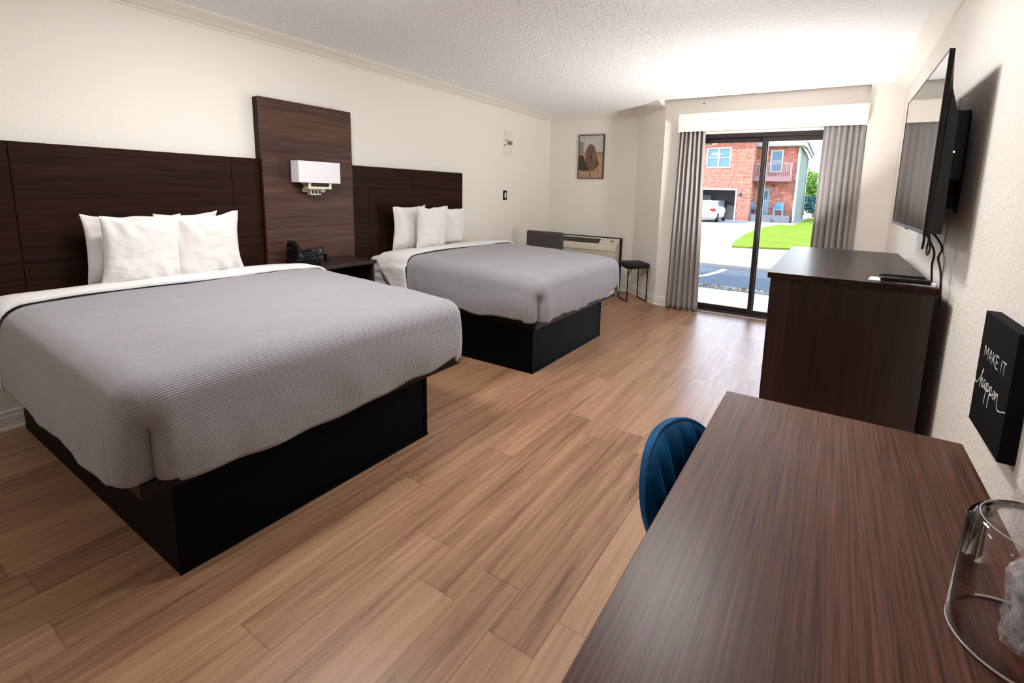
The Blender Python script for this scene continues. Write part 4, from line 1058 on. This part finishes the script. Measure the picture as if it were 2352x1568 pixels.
ox, oy, oz = -1.72, 38, -.42
def hb(bm, a, c, bev=0): return box(bm, (a[0] - ox, a[1] - oy, a[2] - oz), (c[0] - ox, c[1] - oy, c[2] - oz), bev)
GX0, GX1, GZ1 = -6.8, -2.78, 1.89
WX0, WX1, WZ0, WZ1 = -5.08, -3.32, 3.54, 5.06
bm = B()
hb(bm, (-12, 38, -.42), (GX0, 46, 5.75)); hb(bm, (GX1, 38, -.42), (-1.72, 46, 5.75)); hb(bm, (GX0, 38, GZ1), (GX1, 38.3, WZ0)); hb(bm, (GX0, 38, WZ0), (WX0, 38.3, 5.75)); hb(bm, (WX1, 38, WZ0), (GX1, 38.3, 5.75)); hb(bm, (WX0, 38, WZ1), (WX1, 38.3, 5.75))
hb(bm, (GX0, 42, -.42), (GX1, 46, 5.75))
new_obj('brick_wall', bm, brick, hs)
bm = B(); hb(bm, (GX0, 38.3, GZ1 + .1), (GX1, 42, GZ1 + .3)); hb(bm, (GX0, 41.9, -.4), (GX1, 41.99, GZ1 + .1)); hb(bm, (GX0, 38.1, -.43), (GX1, 42, -.405))
gi = new_obj('garage_interior', bm, plain('dim_garage_lining', srgb(96, 104, 112), .9, spec=.02), hs)
bm = B(); hb(bm, (GX0 - .1, 37.97, -.42), (GX0, 38.05, GZ1 + .1)); hb(bm, (GX1, 37.97, -.42), (GX1 + .1, 38.05, GZ1 + .1)); hb(bm, (GX0 - .1, 37.97, GZ1), (GX1 + .1, 38.05, GZ1 + .12)); new_obj('garage_trim', bm, white_paint, hs)
bm = B(); hb(bm, (-4.7, 40.5, -.4), (-4.0, 41.2, 1.1)); hb(bm, (-3.9, 41, -.4), (-3.1, 41.6, .7)); hb(bm, (-5.9, 41, -.4), (-5.2, 41.6, 1.5)); new_obj('stored_shelving', bm, plain('garage_clutter', srgb(120, 126, 132), .8, spec=.02), hs)
def house_window(x0, x1, z0, z1, y, mull):
    bm = B(); e = .09
    hb(bm, (x0, y - .04, z0), (x0 + e, y + .06, z1)); hb(bm, (x1 - e, y - .04, z0), (x1, y + .06, z1)); hb(bm, (x0, y - .04, z0), (x1, y + .06, z0 + e)); hb(bm, (x0, y - .04, z1 - e), (x1, y + .06, z1))
    for mx_ in mull: hb(bm, (mx_ - .06, y - .04, z0), (mx_ + .06, y + .06, z1))
    zc = (z0 + z1) / 2; hb(bm, (x0, y - .035, zc - .03), (x1, y + .05, zc + .03))
    wf = new_obj('window', bm, white_paint, hs); bm = B(); hb(bm, (x0 + .02, y + .0, z0 + .02), (x1 - .02, y + .02, z1 - .02)); new_obj('pane', bm, glass_w, wf)
house_window(WX0, WX1, WZ0, WZ1, 38.02, [-4.2])
# recessed right wing
YR = 39.5; XR = 1.13
bm = B(); hb(bm, (-1.72, YR, -.3), (XR, 46, 5.2)); new_obj('wing_wall', bm, brick, hs)
bm = B(); hb(bm, (XR, YR, -.42), (XR + .06, 49.8, 5.3)); hb(bm, (-1.7, 46, -.42), (XR, 49.8, 5.2)); new_obj('side_siding', bm, siding, hs)
bm = B(); hb(bm, (XR - .06, YR - .06, -.42), (XR + .09, YR + .12, 5.2)); new_obj('corner_board', bm, white_paint, hs)
house_window(-.75, .10, 3.30, 4.92, YR - .03, [])
bm = B(); hb(bm, (-1.70, YR - 1.1, 2.72), (.85, YR, 2.92)); hb(bm, (-1.7, YR - 1.12, 2.60), (.87, YR - 1.06, 2.95)); bal = new_obj('balcony', bm, plain('weathered_balcony', srgb(118, 92, 92), .8, spec=.02), hs)
bm = B(); hb(bm, (.74, YR - 1.1, 2.9), (.84, YR - 1.0, 3.95)); hb(bm, (-1.7, YR - 1.1, 3.85), (.84, YR - 1.05, 3.93))
for k in range(22): hb(bm, (-1.65 + k * .112, YR - 1.09, 2.92), (-1.625 + k * .112, YR - 1.065, 3.86))
new_obj('railing', bm, plain('pale_railing', srgb(124, 108, 110), .7, spec=.02), bal)
bm = B(); hb(bm, (-1.12, YR - .06, .15), (-.58, YR, 2.12)); dd = new_obj('door', bm, plain('pale_blue_door', srgb(112, 128, 138), .6, spec=.02), hs)
bm = B(); hb(bm, (-.98, YR - .075, 1.3), (-.72, YR - .055, 1.9)); new_obj('door_light', bm, plain('door_glass', srgb(70, 92, 96), .2, spec=.02), dd)
bm = B(); hb(bm, (-1.7, YR - 1.4, -.42), (.95, YR, .14)); hb(bm, (-1.5, YR - 1.8, -.42), (-.2, YR - 1.4, -.12)); new_obj('porch', bm, plain('grey_stone_step', srgb(96, 96, 100), .9, spec=.02, var=.15, vs=6), hs)
bm = B(); lathe(bm, [(0, .1), (.06, .08), (.08, -.08), (0, -.1)], 12, (-.35 - ox, YR - .1 - oy, 2.32 - oz)); new_obj('porch_lamp', bm, M['plastic_grey'], hs)
bm = B(); lathe(bm, [(0, .15), (.08, .12), (.10, -.12), (0, -.15)], 12, (-2.42 - ox, 37.92 - oy, 1.62 - oz)); new_obj('wall_lamp', bm, M['plastic_grey'], hs)
# roofs
bm = B()
def rf(p): return bm.verts.new((p[0] - ox, p[1] - oy, p[2] - oz))
for A_ in ([(-12.3, 37.5, 5.75), (-1.3, 37.5, 5.75), (-1.3, 42, 7.6), (-12.3, 42, 7.6)], [(-12.3, 46.5, 5.75), (-12.3, 42, 7.6), (-1.3, 42, 7.6), (-1.3, 46.5, 5.75)], [(-1.3, 37.5, 5.75), (-1.3, 46.5, 5.75), (-1.3, 42, 7.6)],
           [(-1.9, 38.9, 5.45), (.75, 38.9, 5.45), (.75, 41, 6.6), (-1.9, 41, 6.6)], [(.75, 38.9, 5.45), (1.62, 39.2, 5.30), (1.62, 50.1, 5.30), (.75, 49.5, 6.0), (.75, 41, 6.6)]):
    bm.faces.new([rf(p) for p in A_])
bmesh.ops.recalc_face_normals(bm, faces=bm.faces[:]); ro = new_obj('roof', bm, roof_m, hs); sd = ro.modifiers.new('thickness', 'SOLIDIFY'); sd.thickness = .12
bm = B(); hb(bm, (-12.3, 37.5, 5.55), (-1.3, 37.62, 5.80)); hb(bm, (-1.9, 38.85, 5.20), (1.55, 38.98, 5.50)); hb(bm, (1.48, 38.95, 5.08), (1.60, 50, 5.34)); hb(bm, (-1.9, 38.95, 5.15), (1.5, 39.5, 5.2)); new_obj('gutter', bm, white_paint, hs)
bm = B(); tube(bm, [(XR + .12 - ox, 49.6 - oy, 5.1 - oz), (XR + .12 - ox, 49.6 - oy, -.4 - oz)], .05, 8); new_obj('downpipe', bm, white_paint, hs); bm = B(); tube(bm, [(XR - .02 - ox, YR - .12 - oy, 5.1 - oz), (XR - .02 - ox, YR - .12 - oy, -.2 - oz), (XR - .02 - ox, YR - .4 - oy, -.35 - oz)], .05, 8); new_obj('downpipe', bm, white_paint, hs)
# porch furniture
def patio_chair(x, y, z, rz, label, m):
    t = thing('patio_chair', label, 'garden chair', (x, y, z), rz, 'chairs on the house porch')
    bm = B(); box(bm, (-.3, -.28, .36), (.3, .28, .44), .03); new_obj('seat', bm, m, t)
    bm = B(); box(bm, (-.3, .24, .40), (.3, .32, .95), .04); new_obj('backrest', bm, m, t)
    for sx_ in (-.28, .28):
        bm = B(); box(bm, (sx_ - .03, -.28, 0), (sx_ + .03, .3, .06), .01); box(bm, (sx_ - .03, -.28, 0), (sx_ + .03, -.22, .6), .01); box(bm, (sx_ - .03, -.28, .56), (sx_ + .03, .3, .6), .01); box(bm, (sx_ - .03, .22, 0), (sx_ + .03, .28, .6), .01); new_obj('arm_frame', bm, m, t)
blue_p = plain('pale_blue_plastic', srgb(84, 116, 140), .5, spec=.02)
patio_chair(.18, 38.9, .14, 0, 'pale blue chair on the porch right of the house door', blue_p)
patio_chair(-1.38, 38.75, .14, math.radians(70), 'pale blue chair on the porch in the house corner', plain('blue_grey_plastic', srgb(92, 104, 126), .5, spec=.02))

JIT[0] = .00012
# car in front of the garage
def car(x, y, rz):
    t = thing('car', 'white saloon car parked before the garage, rear towards us', 'car', (x, y, gz(y)), rz)
    white = plain('white_car_paint', srgb(170, 172, 174), .25, spec=.6)
    secs = [(-2.25, .62, .34, .78, .78), (-2.18, .80, .25, .98, .98), (-1.6, .87, .22, 1.02, 1.02), (-1.25, .88, .22, 1.04, 1.06), (-.65, .89, .22, 1.02, 1.42), (.1, .89, .22, 1.0, 1.46), (.55, .89, .22, .98, 1.40), (1.25, .88, .22, .96, .98), (1.9, .85, .24, .84, .85), (2.2, .72, .30, .68, .68)]
    bm = B(); rings = []
    for (yy, hw_, zb, zs_, zt) in secs:
        tum = .68 if zt > zs_ + .1 else .9
        pts = [(-hw_ * .92, zb), (-hw_, zb + .15), (-hw_, (zb + zs_) / 2 + .1), (-hw_ * .96, zs_), (-hw_ * tum, max(zt - .03, zs_)), (0, zt), (hw_ * tum, max(zt - .03, zs_)), (hw_ * .96, zs_), (hw_, (zb + zs_) / 2 + .1), (hw_, zb + .15), (hw_ * .92, zb)]
        rings.append([bm.verts.new((px, yy, pz)) for px, pz in pts])
    for A_, C_ in zip(rings, rings[1:]):
        for i in range(10): bm.faces.new((A_[i], A_[i + 1], C_[i + 1], C_[i])).smooth = True
        bm.faces.new((A_[0], C_[0], C_[10], A_[10]))
    bm.faces.new(rings[0]); bm.faces.new(rings[-1][::-1]); bmesh.ops.recalc_face_normals(bm, faces=bm.faces[:])
    new_obj('body', bm, white, t)
    dark = plain('car_glass', srgb(96, 104, 112), .1, spec=.8)
    bm = B(); q = [(-.66, -1.21, 1.085), (.66, -1.21, 1.085), (.56, -.72, 1.395), (-.56, -.72, 1.395)]; f_ = bm.faces.new([bm.verts.new((a, b - .02, c + .012)) for a, b, c in q]); r = bmesh.ops.extrude_face_region(bm, geom=[f_]); [setattr(v_.co, 'z', v_.co.z - .02) for v_ in r['geom'] if isinstance(v_, bmesh.types.BMVert)]
    bmesh.ops.recalc_face_normals(bm, faces=bm.faces[:]); new_obj('rear_window', bm, dark, t)
    for s in (-1, 1):
        bm = B(); q = [(.862, -.95, 1.06), (.862, .95, 1.02), (.66, .5, 1.345), (.66, -.55, 1.37)]; f_ = bm.faces.new([bm.verts.new((s * (a + .012), b, c)) for a, b, c in q]); r = bmesh.ops.extrude_face_region(bm, geom=[f_]); [setattr(v_.co, 'x', v_.co.x - s * .02) for v_ in r['geom'] if isinstance(v_, bmesh.types.BMVert)]
        bmesh.ops.recalc_face_normals(bm, faces=bm.faces[:]); new_obj('side_window', bm, dark, t)
        bm = B(); box(bm, (s * .50, -2.26, .74), (s * .83, -2.12, .93), .03); new_obj('tail_light', bm, plain('red_lens', srgb(190, 40, 36), .2, spec=.02), t)
        for yy in (-1.4, 1.4):
            bm = B(); lathe(bm, [(0, .1), (.2, .1), (.3, .09), (.32, .05), (.32, -.05), (.3, -.1), (0, -.1)], 24); o = new_obj('wheel', bm, M['plastic'], t, loc=(s * .82, yy, .32)); o.rotation_euler = (0, PI / 2, 0)
    bm = B(); box(bm, (-.26, -2.275, .60), (.26, -2.24, .72), .01); new_obj('number_plate', bm, plain('blank_plate', srgb(120, 124, 130), .5, spec=.02), t)
    bm = B(); box(bm, (-.80, -2.30, .34), (.80, -2.12, .56), .05); new_obj('bumper', bm, white, t)
car(-3.85, 34.4, math.radians(2))

# trees and hedge beyond the lawn
leaf_m = [plain('tree_leaves_a', srgb(84, 112, 42), .8, spec=.02, var=.3, vs=1.5), plain('tree_leaves_b', srgb(54, 88, 52), .8, spec=.02, var=.3, vs=1.5), plain('hedge_leaves', srgb(56, 88, 84), .8, spec=.02, var=.2, vs=1.5)]
bark = plain('tree_bark', srgb(96, 84, 70), .9, spec=.02)
def tree(x, y, h, r, mi, label, seed, name='tree', cat='tree', z0=None, flat=1.0, nleaf=1500):
    t = thing(name, label, cat, (x, y, gz(y) if z0 is None else z0), 0, 'trees and shrubs beyond the lawn')
    rr = random.Random(seed); bm = B()
    cl = [(rr.uniform(-.6, .6) * r, rr.uniform(-.6, .6) * r * flat, h * .62 + rr.uniform(-.45, .5) * h * .5, rr.uniform(.3, .55) * r) for _ in range(14)]
    for k in range(nleaf):
        cx, cy, cz, cr = rr.choice(cl); d_ = Vector((rr.gauss(0, 1), rr.gauss(0, 1), rr.gauss(0, 1))).normalized() * cr * rr.uniform(.7, 1.05)
        p = Vector((cx, cy, max(.2, cz))) + d_; s = rr.uniform(.10, .24); a = Vector((rr.gauss(0, 1), rr.gauss(0, 1), rr.gauss(0, 1))).normalized(); b_ = a.orthogonal().normalized()
        bm.faces.new([bm.verts.new(p + a * s), bm.verts.new(p + b_ * s * .6), bm.verts.new(p - a * s), bm.verts.new(p - b_ * s * .6)])
    new_obj('foliage', bm, leaf_m[mi], t)
    bm = B(); tube(bm, [(0, 0, -.1), (.05, 0, h * .3), (0, .05, h * .6)], [r * .09, r * .06, r * .03], 8); new_obj('trunk', bm, bark, t)
tree(1.9, 58, 5.2, 2.2, 0, 'light green tree beside the corner of the brick house', 1)
tree(6.2, 64, 5.6, 2.6, 0, 'light green tree behind the edge of the taupe curtain', 2)
tree(.2, 70, 4.6, 2.2, 1, 'darker green tree mostly behind the brick house', 3)
tree(2.3, 50.5, 2.1, 1.1, 2, 'low blue-green shrub under the light green tree', 4, 'shrub', 'shrub', nleaf=900)
tree(4.9, 51, 2.1, 1.1, 2, 'low blue-green shrub at the end of the side lawn', 5, 'shrub', 'shrub', nleaf=900)
ground('road', [(1.7, 52), (30, 52), (30, 55), (1.7, 55)], conc, .06, 'pale road at the end of the side lawn')
